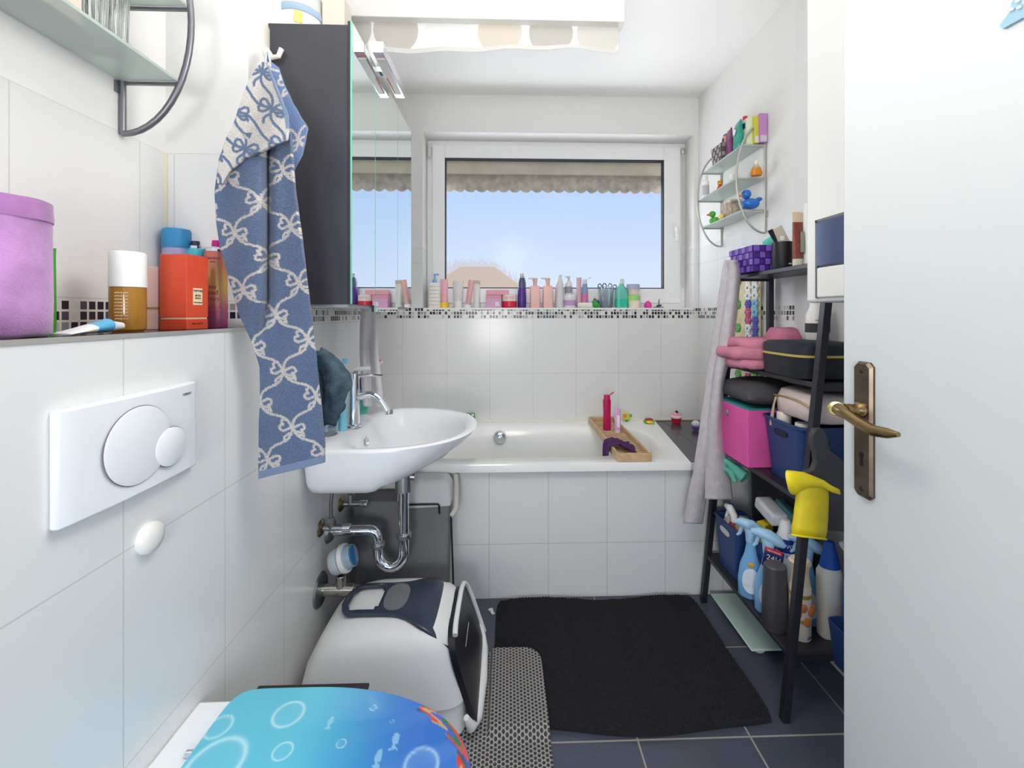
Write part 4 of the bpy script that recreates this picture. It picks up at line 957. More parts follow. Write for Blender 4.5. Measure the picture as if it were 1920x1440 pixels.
def wavy(a, b, amp, k=8):
    d = (b[0]-a[0], b[1]-a[1]); L_ = math.hypot(*d); nx, ny = -d[1]/L_, d[0]/L_
    return [(a[0]+d[0]*t+nx*amp*math.sin(2*PI*t), a[1]+d[1]*t+ny*amp*math.sin(2*PI*t)) for t in [i/k for i in range(k+1)]]
def bow_mask(UV, org, A, B, th, rng_, sc=1.0):
    mk = np.full(len(UV), 1e3)
    for i in range(*rng_[0]):
        for j in range(*rng_[1]):
            c = (org[0]+A[0]*i+B[0]*j, org[1]+A[1]*i+B[1]*j)
            near = (abs(UV[:, 0]-c[0]) < 85*sc) & (abs(UV[:, 1]-c[1]) < 110*sc)
            if not near.any(): continue
            p = UV[near]; d = mk[near]
            lines = [heart(c, R(-75), 15*sc), heart(c, R(110), 15*sc), wavy(c, (c[0]+A[0], c[1]+A[1]), 6*sc), wavy(c, (c[0]+B[0]-A[0], c[1]+B[1]-A[1]), -7*sc),
                     wavy(c, (c[0]+22*sc, c[1]+16*sc), 3*sc), wavy(c, (c[0]-14*sc, c[1]+24*sc), -3*sc)]
            for ln in lines:
                for a, b in zip(ln, ln[1:]): d = np.minimum(d, seg_dist(p, np.array(a), np.array(b)))
            mk[near] = d
    return mk
TB, TCR = (86, 103, 131), (188, 182, 176)
TOW = M((110, 140, 180), 1.0, vcol=True, bump=0.9, bs=330, sheen=0.25)
def towel_part(name, rows, yf, n, m, tilt, fg, bgc, org, A, B, th, rng_, border=None, solid=0.008, sc=1.0):
    P, UV = cloth(rows, yf, n, m, tilt)
    o = MB().grid(P).make(name, TOW, bt, smooth=80, solid=solid)
    d = bow_mask(UV, org, A, B, th, rng_, sc)
    rn = np.random.RandomState(3).rand(len(UV))
    w = np.clip((th+1.6*(rn-0.5)-d)/0.8+0.5, 0, 1)[:, None]
    c = L3(bgc)*(1-w)+L3(fg)*w
    c = c*(0.78+0.44*rn[:, None])
    S = np.tile(np.arange(n+1)/n, m+1); T = np.repeat(np.arange(m+1)/m, n+1)
    if border is not None:
        e = border(S, T); c[e] = L3((116, 132, 160))
    me = o.data; a_ = me.color_attributes.new('pattern', 'FLOAT_COLOR', 'POINT')
    a_.data.foreach_set('color', np.concatenate([np.clip(c, 0, 1), np.ones((len(c), 1))], 1).astype(np.float32).ravel())
    return o
body_rows = [(250, 440, 545), (290, 420, 548), (320, 408, 550), (360, 402, 553), (410, 405, 559), (460, 413, 566), (520, 430, 573), (580, 448, 580), (640, 472, 588), (690, 487, 594), (740, 489, 598), (800, 487, 603), (860, 486, 608), (897, 487, 608)]
def yb_(s, t, u, v):
    # left panel lies deeper up to the crease at u ~ 500, main panel bulges forward
    cr_ = 503-max(0, (v-560))*0.17
    y = 0.988
    k = min(1, max(0, (cr_-u)/18.0)); k = k*k*(3-2*k)
    f_ = 1 if v < 560 else max(0, (640-v)/80)
    y += (-0.018*k + 0.034*math.exp(-((u-cr_)/9.0)**2))*f_
    y += 0.007*math.sin((u-cr_)*0.06)+0.003*math.sin(v*0.03+u*0.05)
    return y
ORG, AA, BBv = (502.5, 483), (60, 47), (15.5, 106)
main = towel_part('towel_body', body_rows, yb_, 140, 480, 30, TCR, TB, ORG, AA, BBv, 2.3, ((-4, 4), (-4, 6)), lambda S, T: (T > 0.978))
flap_rows = [(118, 490, 500), (135, 476, 508), (160, 463, 518), (190, 452, 530), (215, 444, 541), (240, 436, 543), (262, 424, 541), (280, 418, 500), (300, 411, 455), (325, 409, 428), (345, 407, 418)]
flap = towel_part('folded_flap', flap_rows, lambda s, t, u, v: 0.945+0.008*math.sin(u*0.06+v*0.02)+0.03*(1-t), 110, 190, 0, TB, (190, 185, 178), (512, 205), (20, 70), (-70, 5), 2.6, ((-3, 4), (-2, 3)), lambda S, T: (S > 0.93) & (T < 0.55), sc=1.1)
back_rows = [(118, 500, 508), (130, 503, 524), (155, 510, 532), (190, 520, 548), (215, 528, 562), (240, 535, 578), (262, 540, 574), (290, 540, 568), (318, 541, 552)]
bk = towel_part('rear_fold', back_rows, lambda s, t, u, v: 1.012+0.012*s, 60, 160, 0, TCR, (98, 120, 160), (560, 262), AA, BBv, 2.0, ((-1, 2), (-1, 2)), lambda S, T: (S > 0.92), solid=0.006)
lx_, = (ax(503, 1.06),)
MB().tube([(ax(497, 1.02), 1.02, az(122, ax(497, 1.02), 1.02)), (ax(499, 1.05), 1.05, az(102, -0.6, 1.05)), (ax(503, 1.07), 1.07, az(100, -0.6, 1.07)), (ax(508, 1.03), 1.03, az(122, -0.6, 1.03))], 0.0025, 8).make('hanging_loop', M((190, 198, 212), 0.8), bt)

# dark washcloth on the wall edge (furry blue-green flannel)
wc = thing('wash_mitt', 'dark teal fluffy wash mitt hanging beside the blue towel', 'wash mitt', (0, 0, 0))
wr = [(660, 588, 600), (672, 586, 618), (690, 588, 640), (705, 590, 652), (725, 592, 655), (745, 594, 647), (765, 598, 638), (785, 604, 628), (797, 610, 620)]
P, UV = cloth(wr, lambda s, t, u, v: 1.10+0.012*math.sin(s*7)+0.006*math.sin(t*9), 40, 50)
MB().grid(P).jitter(0.010, 22).jitter(0.004, 60).make('mitt_body', M((78, 100, 112), 1.0, mottle=0.5, ms=30, bump=1.0, bs=250), wc, smooth=80, solid=0.022)
MB().tube([(ax(590, 1.10), 1.10, az(665, ax(590, 1.10), 1.10)), (XL+0.02, 1.10, az(655, XL+0.02, 1.1)), (XL+0.001, 1.10, az(650, XL, 1.1))], 0.003, 8).make('hanging_loop', M((60, 80, 90), 0.8), wc)

# grey towel at the wall step by the tub
gt = thing('hand_towel', 'plain grey hand towel hanging at wall corner beneath the mirror', 'towel', (0, 0, 0))
gr = [(578, 678, 706), (620, 676, 707), (660, 676, 708), (700, 678, 712), (735, 680, 716), (762, 682, 717)]
P, UV = cloth(gr, lambda s, t, u, v: 1.705+0.014*math.cos((s-0.62*(1-0.3*t))*9)*min(1, t*2+0.2), 50, 60)
MB().grid(P).make('towel_body', M((222, 218, 218), 1.0, bump=0.7, bs=300), gt, smooth=80, solid=0.008)
MB().bb(XL+0.001, ax(700, 1.72), 1.712, 1.728, az(578, -0.55, 1.72)-0.002, az(578, -0.55, 1.72)+0.01).make('hanging_bar', BLACKM, gt, smooth=0)

# ================================================================== SINK TOP ITEMS
def onsink(u, v, z=zr-0.0005):
    p = fl(u, v, z); return (p[0], p[1], z)
o = thing('electric_toothbrush', 'pale blue and white electric toothbrush standing behind basin tap', 'toothbrush', onsink(642, 806))
MB().lathe([(0.016, 0), (0.016, 0.02), (0.0135, 0.10), (0.012, 0.135), (0.008, 0.145)], 24).make('toothbrush_body', M((125, 200, 225), 0.35), o, smooth=50)
MB().tube([(0, 0, 0.14), (0.002, 0, 0.19), (0.004, 0, 0.235)], [0.005, 0.004, 0.004], 10).make('brush_stem', WHITEP, o)
MB().bb(0.0, 0.018, -0.006, 0.006, 0.228, 0.245).make('bristles', M((150, 205, 225), 0.6), o)
o = thing('tumbler', 'clear glass tumbler holding blue things at the basin edge', 'glass', onsink(615, 815))
MB().lathe([(0.026, 0), (0.031, 0.004), (0.034, 0.09), (0.032, 0.09), (0.028, 0.007)], 32).make('glass_wall', M((225, 238, 245), 0.05, trans=0.9), o)
MB().tube([(-0.01, 0, 0.012), (0.012, 0.0, 0.075)], 0.006, 10).make('blue_toothbrush_handle', M((50, 150, 205), 0.4), o)
MB().bb(-0.016, 0.018, 0.002, 0.012, 0.02, 0.08).make('blue_sachet', M((60, 80, 170), 0.4), o)
o = thing('mouthwash', 'mint green toothpaste tube with purple cap behind the tap', 'tube', onsink(682, 775))
MB().loft([(0, 0.014, 0.012), (0.02, 0.018, 0.012), (0.09, 0.019, 0.009), (0.10, 0.018, 0.008)], n=24, e=3).make('tube_body', M((95, 205, 180), 0.3), o, smooth=50)
MB().loft([(0.095, 0.016, 0.010), (0.115, 0.02, 0.014), (0.14, 0.02, 0.014), (0.146, 0.012, 0.008)], n=24).make('cap', M((85, 70, 190), 0.35), o)
o = thing('toothbrush', 'pink toothbrush sticking out above the basin tap', 'toothbrush', onsink(688, 772))
MB().tube([(0.0, 0, 0.0), (0.002, 0, 0.12), (0.016, 0, 0.175), (0.03, 0, 0.19), (0.056, 0, 0.208)], [0.004, 0.004, 0.005, 0.004, 0.0055], 10).make('brush_handle', M((222, 55, 140), 0.35), o)
MB().box((0.05, 0, 0.196), (0.028, 0.010, 0.010), Matrix.Rotation(R(-38), 3, 'Y')).make('bristles', M((245, 215, 230), 0.6), o)

# ================================================================== SILL ITEMS
YI = YB+0.055
zs = ZS+0.0005
K = dep(0.3, YI)/F       # metres per pixel at the sill
def SI(u, y=YI): return (ax(u, y), y, zs)
def W(p): return p*K
def sill(name, label, cat, u, group=None, y=YI): return thing(name, label, cat, SI(u, y), 0, group)
o = sill('lotion_bottle', 'white gold-dotted lotion bottle with light blue pump, leftmost on sill', 'bottle', 815)
r = W(11.5)
MB().loft([(0, r*0.95, r*0.8), (0.004, r, r*0.85), (W(42), r, r*0.85), (W(46), r*0.7, r*0.6)], n=32, e=3).make('bottle_body', M((240, 236, 228), 0.35), o, smooth=50)
mb = MB()
for i in range(7):
    for j in range(6):
        x = -r*0.8+1.6*r*(i+(j % 2)*0.5)/6.5; z = W(5)+W(34)*j/5
        if abs(x) < r*0.85: mb.ball((x, -r*0.85*(1-abs(x/r)**3)**(1/3), z), W(0.75), (1, 0.4, 1), 8)
mb.make('gold_dots', M((150, 120, 85), 0.4), o)
MB().lathe([(W(4), W(45)), (W(4), W(52)), (W(1.5), W(53)), (W(1.5), W(61))], 20).bb(-W(2), W(8), -W(1.5), W(1.5), W(60), W(63)).make('pump', M((130, 175, 225), 0.35), o)
def tubeb(name, label, u, w, h, cap_h, body, cap, capw=None, tilt=0, group=None, y=YI):
    o = sill(name, label, 'tube', u, group, y); cw = capw or w*0.7
    MB().loft([(0, W(cw/2), W(cw/2)), (W(cap_h), W(cw/2), W(cw/2))], n=24).make('cap', cap, o)
    MB().loft([(W(cap_h), W(w*0.36), W(w*0.36)), (W(cap_h+3), W(w*0.42), W(w*0.36)), (W(h*0.7), W(w*0.48), W(w*0.2)), (W(h), W(w*0.5), W(0.9))], n=28).make('tube_body', body, o, smooth=50)
    o.rotation_euler = (0, R(tilt), 0)
    return o
o = tubeb('cream_tube', 'pink and yellow cream tube beside the dotted lotion bottle', 833, 14, 53, 10, M((235, 175, 190), 0.35), M((245, 205, 40), 0.4), 15)
MB().bb(W(-3.5), W(3), W(-4.2), W(-3.2), W(12), W(24)).make('yellow_label', M((240, 190, 60), 0.5), o, smooth=0)
tubeb('cream_tube', 'silvery white cream tube with flat crimped top on the sill', 859, 20, 50, 12, M((218, 214, 212), 0.3), M((238, 232, 232), 0.35), 15)
o = tubeb('cream_tube', 'pink cream tube leaning right with white cap on the sill', 876, 11, 52, 6, M((228, 170, 168), 0.35), M((238, 236, 236), 0.35), 12, tilt=9, y=YI-0.012)
o = tubeb('cream_tube', 'pale white tube with beige top next to the leaning pink tube', 894, 13, 50, 8, M((224, 224, 220), 0.35), M((226, 226, 222), 0.4), 12)
MB().bb(W(-6.2), W(6.2), W(-1.5), W(1.5), W(44), W(51)).make('beige_crimp', M((205, 178, 158), 0.4), o, smooth=0)
o = boxthing('cotton_pad_box', 'lilac pink printed box on sill left of red jar', 'box', SI(926), (W(28), W(18), W(23)), M((216, 165, 198), 0.5))
MB().bb(W(-14.2), W(14.2), W(-9.2), W(9.2), W(17), W(23.3)).make('pink_top_band', M((225, 150, 170), 0.5), o, smooth=0)
MB().bb(W(3), W(10), W(-9.4), W(-9), W(3), W(11)).make('barcode_label', M((225, 225, 230), 0.5), o, smooth=0)
x_, y_, z_ = SI(933)
boxthing('tissue_packet', 'flat rose pink packet lying on the lilac box', 'packet', (x_, y_, zs+W(23.6)), (W(42), W(16), W(9)), M((228, 165, 175), 0.5), bev=0.003)
o = sill('cream_jar', 'red jar with cream lid standing beside the purple bottle', 'jar', 955)
MB().lathe([(W(12), 0), (W(13.5), W(2)), (W(13.5), W(12))], 32).make('jar_body', M((215, 40, 70), 0.3), o)
MB().lathe([(W(13.7), W(12.2)), (W(13.7), W(23)), (W(12.5), W(24))], 32).make('lid', M((240, 225, 218), 0.35), o)
text('NIVEA', W(6), M((225, 150, 150), 0.5), o, (0, -W(13.9), W(18)), bend=W(13.8))
o = sill('hair_oil_bottle', 'slim dark purple spray bottle with clear cap on sill', 'bottle', 978.5)
MB().lathe([(W(7), 0), (W(8), W(2)), (W(8.2), W(22)), (W(7.4), W(36)), (W(7.4), W(46)), (W(5.5), W(54)), (W(3), W(56))], 28).make('bottle_body', M((85, 50, 140), 0.25, mottle=0.0), o, smooth=60)
MB().lathe([(W(7.5), W(37)), (W(7.5), W(47)), (W(5.6), W(55)), (W(3.4), W(57)), (W(3.4), W(60))], 28).make('slate_shoulder', M((82, 88, 120), 0.25), o, smooth=60)
MB().lathe([(W(5), W(54)), (W(4.6), W(64)), (W(3.5), W(65))], 24).make('cap', M((225, 215, 230), 0.15, trans=0.4), o)
def pump(label, u):
    o = sill('soap_dispenser', label, 'dispenser', u, 'pink pump dispensers on the sill')
    MB().loft([(0, W(8.7), W(8)), (W(1), W(9.2), W(8.5)), (W(39), W(9.2), W(8.5)), (W(40.5), W(8), W(7.5))], n=40, e=8).make('bottle_body', M((240, 190, 180), 0.35), o, smooth=40)
    MB().lathe([(W(4.5), W(40)), (W(4), W(48)), (W(4.5), W(49)), (W(5), W(54))], 20).bb(-W(12.5), W(4.5), -W(1.5), W(1.5), W(53), W(56)).make('pump', M((222, 190, 180), 0.35), o)
    return o
pp = pump('square pink pump dispenser right of the purple bottle', 1003)
dup(pp, SI(1027), 0, 'square pink pump dispenser left of the grey-white spray bottle')
o = sill('hair_spray_bottle', 'grey-white mousse bottle with rounded nozzle on the sill', 'bottle', 1049)
MB().lathe([(W(7.6), 0), (W(8), W(1)), (W(8), W(42)), (W(6.5), W(49)), (W(4.5), W(53))], 28).make('bottle_body', M((214, 212, 214), 0.3), o, smooth=50)
MB().lathe([(W(5), W(52)), (W(4.5), W(58))], 20).ball((W(1.5), 0, W(60)), W(3.2), (1.3, 1, 0.8)).make('nozzle', M((225, 223, 223), 0.35), o)
o = sill('body_butter_jar', 'lilac label jar carrying a little pump bottle', 'jar', 1068)
MB().lathe([(W(11), 0), (W(11.8), W(1.5)), (W(11.8), W(17))], 32).make('jar_body', M((230, 222, 225), 0.35), o)
MB().lathe([(W(12), W(4)), (W(12), W(14))], 32, cap0=False, cap1=False).make('purple_label', M((188, 150, 200), 0.5), o)
MB().lathe([(W(12), W(17.2)), (W(12), W(23)), (W(11), W(24))], 32).make('lid', M((236, 234, 232), 0.35), o)
o = thing('small_pump_bottle', 'small white pump bottle standing on the lilac label jar', 'bottle', (ax(1066, YI), YI, zs+W(24.3)))
MB().lathe([(W(6.5), 0), (W(7), W(1)), (W(7), W(18)), (W(6), W(23)), (W(3), W(26))], 26).make('bottle_body', M((222, 220, 218), 0.3), o, smooth=50)
MB().lathe([(W(7.15), W(3)), (W(7.15), W(15))], 26, cap0=False, cap1=False).make('grey_label', M((150, 150, 158), 0.5), o)
MB().lathe([(W(3), W(25)), (W(2.5), W(30)), (W(3), W(33))], 16).bb(-W(6), W(3), -W(1.3), W(1.3), W(32), W(35)).make('pump', M((205, 205, 205), 0.35), o)
tubeb('cream_tube', 'narrow grey-pink tube with tapering top beside lilac jar', 1085.5, 10, 57, 5, M((214, 180, 190), 0.35), M((220, 190, 200), 0.35), 9, y=YI+0.01)
o = sill('face_wash_tube', 'pink and blue tube with opened flip cap on the sill', 'tube', 1096.5)
MB().loft([(0, W(6.5), W(3)), (W(26), W(6), W(5)), (W(44), W(4.5), W(4.5)), (W(46), W(4), W(4))], n=26).make('tube_body', M((212, 120, 165), 0.35), o, smooth=50)
MB().loft([(W(26), W(6.1), W(5.1)), (W(44), W(4.7), W(4.6))], n=26, cap0=False, cap1=False).make('blue_band', M((130, 155, 190), 0.35), o)
MB().lathe([(W(4.3), W(45)), (W(4.3), W(53))], 20).box((W(8), 0, W(55.5)), (W(8), W(6), W(1.5)), Matrix.Rotation(R(-35), 3, 'Y')).make('flip_cap', M((225, 220, 225), 0.35), o)
o = sill('soap_bar', 'cream oval soap bar lying before the pink tubes', 'soap', 1097, y=YI-0.032)
MB().loft([(0, W(12), W(5), 0, 0, 2.5), (W(2), W(14.5), W(7), 0, 0, 2.5), (W(7), W(14.5), W(7), 0, 0, 2.5), (W(9.5), W(12), W(5.5), 0, 0, 2.5)], n=32).make('soap_body', M((238, 234, 220), 0.4), o, smooth=60)
o = sill('dinosaur_toy', 'little green spiky toy figure beside the soap bar', 'toy', 1117, y=YI-0.03)
MB().ball((0, 0, W(6)), W(6.5), (1, 0.8, 1.0)).ball((W(-4), 0, W(10)), W(3)).ball((W(5), 0, W(3)), W(3)).make('toy_body', M((45, 160, 50), 0.4), o, smooth=60)
mb = MB()
for k in range(6): mb.loft([(0, W(1.3), W(1.3)), (W(5), W(0.2), W(0.2))], n=8, c=(W(-4+1.7*k), 0, W(12+2.2*math.sin(k*1.2))))
mb.make('spikes', M((90, 55, 40), 0.5), o)
MB().ball((W(5), -W(2), W(10)), W(2.6)).make('blue_spot', M((50, 60, 130), 0.5), o)
o = sill('brush_cup', 'clear ribbed cup holding scissors and tools on the sill', 'cup', 1136)
rr = []
for z, r in ((0, 11), (1, 12), (40, 14), (40, 13.2), (2, 11)):
    rr.append([((W(r)+W(0.5)*math.cos(18*2*PI*i/144))*math.cos(2*PI*i/144), (W(r)+W(0.5)*math.cos(18*2*PI*i/144))*math.sin(2*PI*i/144)*0.8, W(z)) for i in range(144)])
MB().rings(rr).make('cup_wall', M((240, 246, 252), 0.08, trans=0.95), o, smooth=50)
def scissors(label, u, z0, tilt, mat):
    s = thing('scissors', label, 'scissors', (ax(u, YI), YI, zs+W(3)), 0, 'scissors in the clear cup')
    MB().tube([(0, 0, 0), (W(1), 0, W(22)), (W(4), 0, W(34))], [W(0.6), W(1.2), W(1)], 8).tube([(W(1), 0, 0), (W(-1), 0, W(22)), (W(-4), 0, W(34))], [W(0.6), W(1.2), W(1)], 8).make('blades', BRUSHED, s)
    for k in (-1, 1):
        MB().tube([(W(k*4.5)+W(3.5)*math.cos(a), 0, W(38)+W(4.5)*math.sin(a)) for a in [2*PI*i/16 for i in range(17)]], W(0.9), 8, cap=False).make('finger_loop', mat, s, smooth=60)
    s.rotation_euler = (0, R(tilt), 0)
scissors('dark-handled scissors in the clear cup, left pair', 1133, 0, -6, M((55, 62, 85), 0.4))
scissors('silver nail scissors in the clear cup, right pair', 1139, 0, 14, M((110, 110, 120), 0.3, 0.8))
o = sill('toner_bottle', 'mint turquoise toner bottle with white cap on the sill', 'bottle', 1165)
MB().loft([(0, W(11), W(7)), (W(1), W(11.7), W(7.5)), (W(31), W(11.7), W(7.5)), (W(38), W(8), W(6)), (W(42), W(5), W(5)), (W(46), W(4.6), W(4.6))], n=32, e=3).make('bottle_body', M((125, 220, 200), 0.15, trans=0.25), o, smooth=50)
MB().lathe([(W(5.4), W(45)), (W(5.2), W(54))], 22).make('cap', M((215, 232, 228), 0.35), o)
MB().loft([(W(0.4), W(11.8), W(7.6)), (W(17), W(11.8), W(7.6))], n=32, e=3, cap0=False, cap1=False).make('green_liquid_band', M((55, 195, 165), 0.2), o)
o = sill('cream_tub', 'cream tub with lime green lid at bottom of the two stacked tubs', 'tub', 1188, 'stacked cream tubs on the sill')
MB().lathe([(W(10), 0), (W(11.5), W(14))], 32).make('tub_body', M((236, 228, 208), 0.4), o)
MB().lathe([(W(12.3), W(14)), (W(12.3), W(22)), (W(11.5), W(23))], 32).make('lid', M((165, 215, 120), 0.4), o)
o2 = thing('cream_tub', 'cream tub with grey lid, topmost of the two stacked tubs', 'tub', (ax(1187, YI), YI, zs+W(23.3)), 0, 'stacked cream tubs on the sill')
MB().lathe([(W(9.5), 0), (W(11.3), W(11))], 32).make('tub_body', M((226, 214, 200), 0.4), o2)
MB().lathe([(W(12.3), W(11)), (W(12.3), W(20)), (W(11.5), W(21))], 32).make('lid', M((178, 180, 208), 0.4), o2)
o = sill('pink_egg', 'bright pink egg-shaped lip balm on the sill', 'lip balm', 1215)
MB().loft([(0, W(5.5), W(5.5)), (W(2), W(7), W(7)), (W(6), W(7), W(7)), (W(10), W(5.4), W(5.4)), (W(13), W(1.5), W(1.5))], n=26).make('egg_body', M((230, 60, 165), 0.3), o, smooth=60)
o = sill('razor_stand', 'small black razor lying on its stand at right of sill', 'razor', 1235)
MB().loft([(0, W(10), W(5)), (W(2), W(9), W(4.5))], n=24).make('stand_base', M((100, 105, 118), 0.4), o)
MB().tube([(W(-4), 0, W(3)), (W(5), 0, W(5))], W(1.6), 8).tube([(0, 0, W(4)), (W(1), 0, W(16))], W(0.9), 8).make('razor_body', M((50, 55, 70), 0.4), o)

# ================================================================== BATH TRAY AND TOYS
TXa, TXb, TYa, TYb = 0.466, 0.604, YF-0.02, 2.415
tr = thing('bath_tray', 'bamboo bath tray with slatted base laid across the bathtub', 'tray', ((TXa+TXb)/2, (TYa+TYb)/2, ZT+0.001))
w2, l2 = (TXb-TXa)/2, (TYb-TYa)/2
WOOD = M((214, 182, 138), 0.5, mottle=0.22, ms=30)
for s_ in (-1, 1):
    MB().bb(s_*w2-0.005, s_*w2+0.005, -l2, l2, 0, 0.034).make('side_rail', WOOD, tr, smooth=0, bevel=0.0015)
    MB().bb(-w2, w2, s_*l2-0.006, s_*l2+0.006, 0, 0.0335).make('end_rail', WOOD, tr, smooth=0, bevel=0.0015)
ns = 19
for i in range(ns):
    y = -l2+0.02+(2*l2-0.04)*i/(ns-1); MB().bb(-w2+0.005, w2-0.005, y-0.0085, y+0.0085, 0.004, 0.012).make('slat', WOOD, tr, smooth=0, bevel=0.001)
tz = ZT+0.0135
def TR(u, v): p = fl(u, v, tz); return (p[0], p[1], tz)
o = thing('shampoo_bottle', 'magenta shampoo bottle with raised flip cap on bath tray', 'bottle', TR(1138, 806))
MB().loft([(0, 0.019, 0.013), (0.005, 0.0205, 0.014), (0.04, 0.0205, 0.0135), (0.09, 0.019, 0.0135), (0.15, 0.0205, 0.0145), (0.162, 0.018, 0.014)], n=32, e=2.6).make('bottle_body', M((185, 20, 85), 0.25), o, smooth=50)
MB().lathe([(0.0165, 0.162), (0.0165, 0.182), (0.014, 0.184)], 26).make('cap', M((200, 40, 100), 0.3), o)
MB().loft([(0, 0.013, 0.009), (0.003, 0.013, 0.009)], n=20).make('flip_lid', M((200, 40, 100), 0.3), o); q = LAST[0]; q.location = (0.027, 0, 0.190); q.rotation_euler = (0, R(-38), 0)
o = thing('lotion_tube', 'small pale pink tube standing beside the magenta shampoo', 'tube', TR(1158, 811))
MB().lathe([(0.013, 0), (0.013, 0.014)], 22).make('cap', M((235, 225, 235), 0.35), o)
MB().loft([(0.014, 0.014, 0.012), (0.06, 0.016, 0.009), (0.12, 0.017, 0.002)], n=26).make('tube_body', M((225, 165, 212), 0.35), o, smooth=50)
MB().bb(-0.006, 0.008, -0.0125, -0.0095, 0.03, 0.09).make('white_swirl_label', M((240, 235, 245), 0.5), o, smooth=0)
# purple net cloth draped over tray edge
pc = thing('exfoliating_glove', 'dark purple cloth draped over the near-left rail of tray', 'cloth', (0, 0, 0))
px0 = TXa-0.008
pr = []
for i in range(25):
    t = i/24.0
    row = []
    wv_ = 0.05*(0.6+0.4*math.sin(PI*t)) + (0.03 if t > 0.7 else 0)
    for j in range(17):
        s = j/16.0
        y = 1.92+(s-0.5)*2*wv_*(1-0.5*max(0, 0.35-t))
        if t < 0.55:   # hanging outside part
            x = px0-0.005-0.02*(0.55-t)-0.006*math.sin(s*9); z = ZT+0.038-(0.55-t)*0.19*(1-0.45*abs(s-0.5))
        else:
            k = (t-0.55)/0.45; x = px0+0.02+0.09*k; z = ZT+0.042-0.020*k+0.008*math.sin(s*8+k*5)
        row.append((x, y, z))
    pr.append(row)
MB().grid(pr).jitter(0.003, 40).make('cloth_body', M((78, 36, 92), 0.8, mottle=0.3, ms=40), pc, smooth=80, solid=0.004)
# toys
ztb = ZT+0.0005
px, py = fl(1172, 786, ztb)
o = thing('fish_toy', 'yellow and green bath toy fish beyond the bath tray', 'bath toy', (px-0.01, min(py, 2.44), ztb))
MB().ball((0, 0, 0.032), 0.022, (1.1, 0.6, 1)).make('toy_body', M((205, 220, 60), 0.35), o, smooth=60)
MB().ball((0.026, 0, 0.034), 0.010, (1, 0.6, 1)).ball((0.004, 0, 0.006), 0.009, (1.2, 1, 0.7)).make('green_fins', M((70, 180, 70), 0.4), o)
MB().lathe([(0.012, 0), (0.010, 0.003), (0, 0.004)], 20).make('flower_spot', M((240, 120, 110), 0.4), o); q = LAST[0]; q.location = (-0.008, -0.0135, 0.038); q.rotation_euler = (PI/2, 0, 0)
px, py = fl(1216, 793, ztb)
o = thing('turtle_toy', 'flower-backed turtle bath toy on the right tub rim', 'bath toy', (px, py-0.005, ztb))
MB().ball((0, 0, 0.011), 0.028, (1.15, 0.8, 0.36)).make('green_shell_rim', M((90, 180, 60), 0.4), o, smooth=60)
MB().ball((0, 0, 0.02), 0.02, (1.2, 0.8, 0.5)).make('red_shell', M((190, 45, 55), 0.4), o, smooth=60)
MB().ball((0, -0.020, 0.011), 0.012, (1.7, 0.7, 0.7)).make('yellow_head', M((240, 215, 50), 0.4), o, smooth=60)
px, py = fl(1268, 792, ztb)
o = thing('cupcake_toy', 'red and white cupcake-shaped bath toy on the dark tiled shelf', 'bath toy', (px, py, ztb-0.002))
MB().lathe([(0.022, 0), (0.030, 0.03), (0.031, 0.034)], 26).make('red_cup', M((190, 30, 50), 0.4), o)
MB().lathe([(0.032, 0.03), (0.033, 0.038), (0.028, 0.042)], 26).make('white_trim', M((235, 205, 210), 0.4), o)
MB().ball((-0.004, 0, 0.048), 0.016).ball((0.014, 0, 0.048), 0.012).make('pink_icing', M((235, 170, 185), 0.4), o, smooth=60)
MB().ball((0.0, -0.004, 0.062), 0.009).make('dark_berry', M((45, 35, 45), 0.4), o, smooth=60)
px, py = fl(1303, 806, ztb)
o = thing('sponge_holder', 'white and purple round bath toy partly behind the grey towel', 'bath toy', (px+0.005, py, ztb-0.002))
MB().ball((0, 0, 0.02), 0.022, (1, 1, 0.9)).make('purple_base', M((120, 80, 160), 0.4), o, smooth=60)
MB().ball((0, 0, 0.034), 0.0225, (1, 1, 0.8)).make('white_top', M((225, 225, 230), 0.4), o, smooth=60)
fx_, fz_ = ax(883, YB-0.02), az(781, 0, YB-0.02)
o = thing('frog_toy', 'green frog toy with big white eyes at the tub edge', 'bath toy', (fx_, YB-0.03, ztb))
MB().ball((0, 0, 0.022), 0.026, (1.0, 0.75, 0.95)).ball((-0.012, -0.004, 0.046), 0.0125).ball((0.012, -0.004, 0.046), 0.0125).make('frog_body', M((50, 140, 55), 0.4), o, smooth=60)
MB().ball((-0.012, -0.014, 0.047), 0.0085).ball((0.012, -0.014, 0.047), 0.0085).make('white_eyes', M((235, 240, 235), 0.3), o, smooth=60)

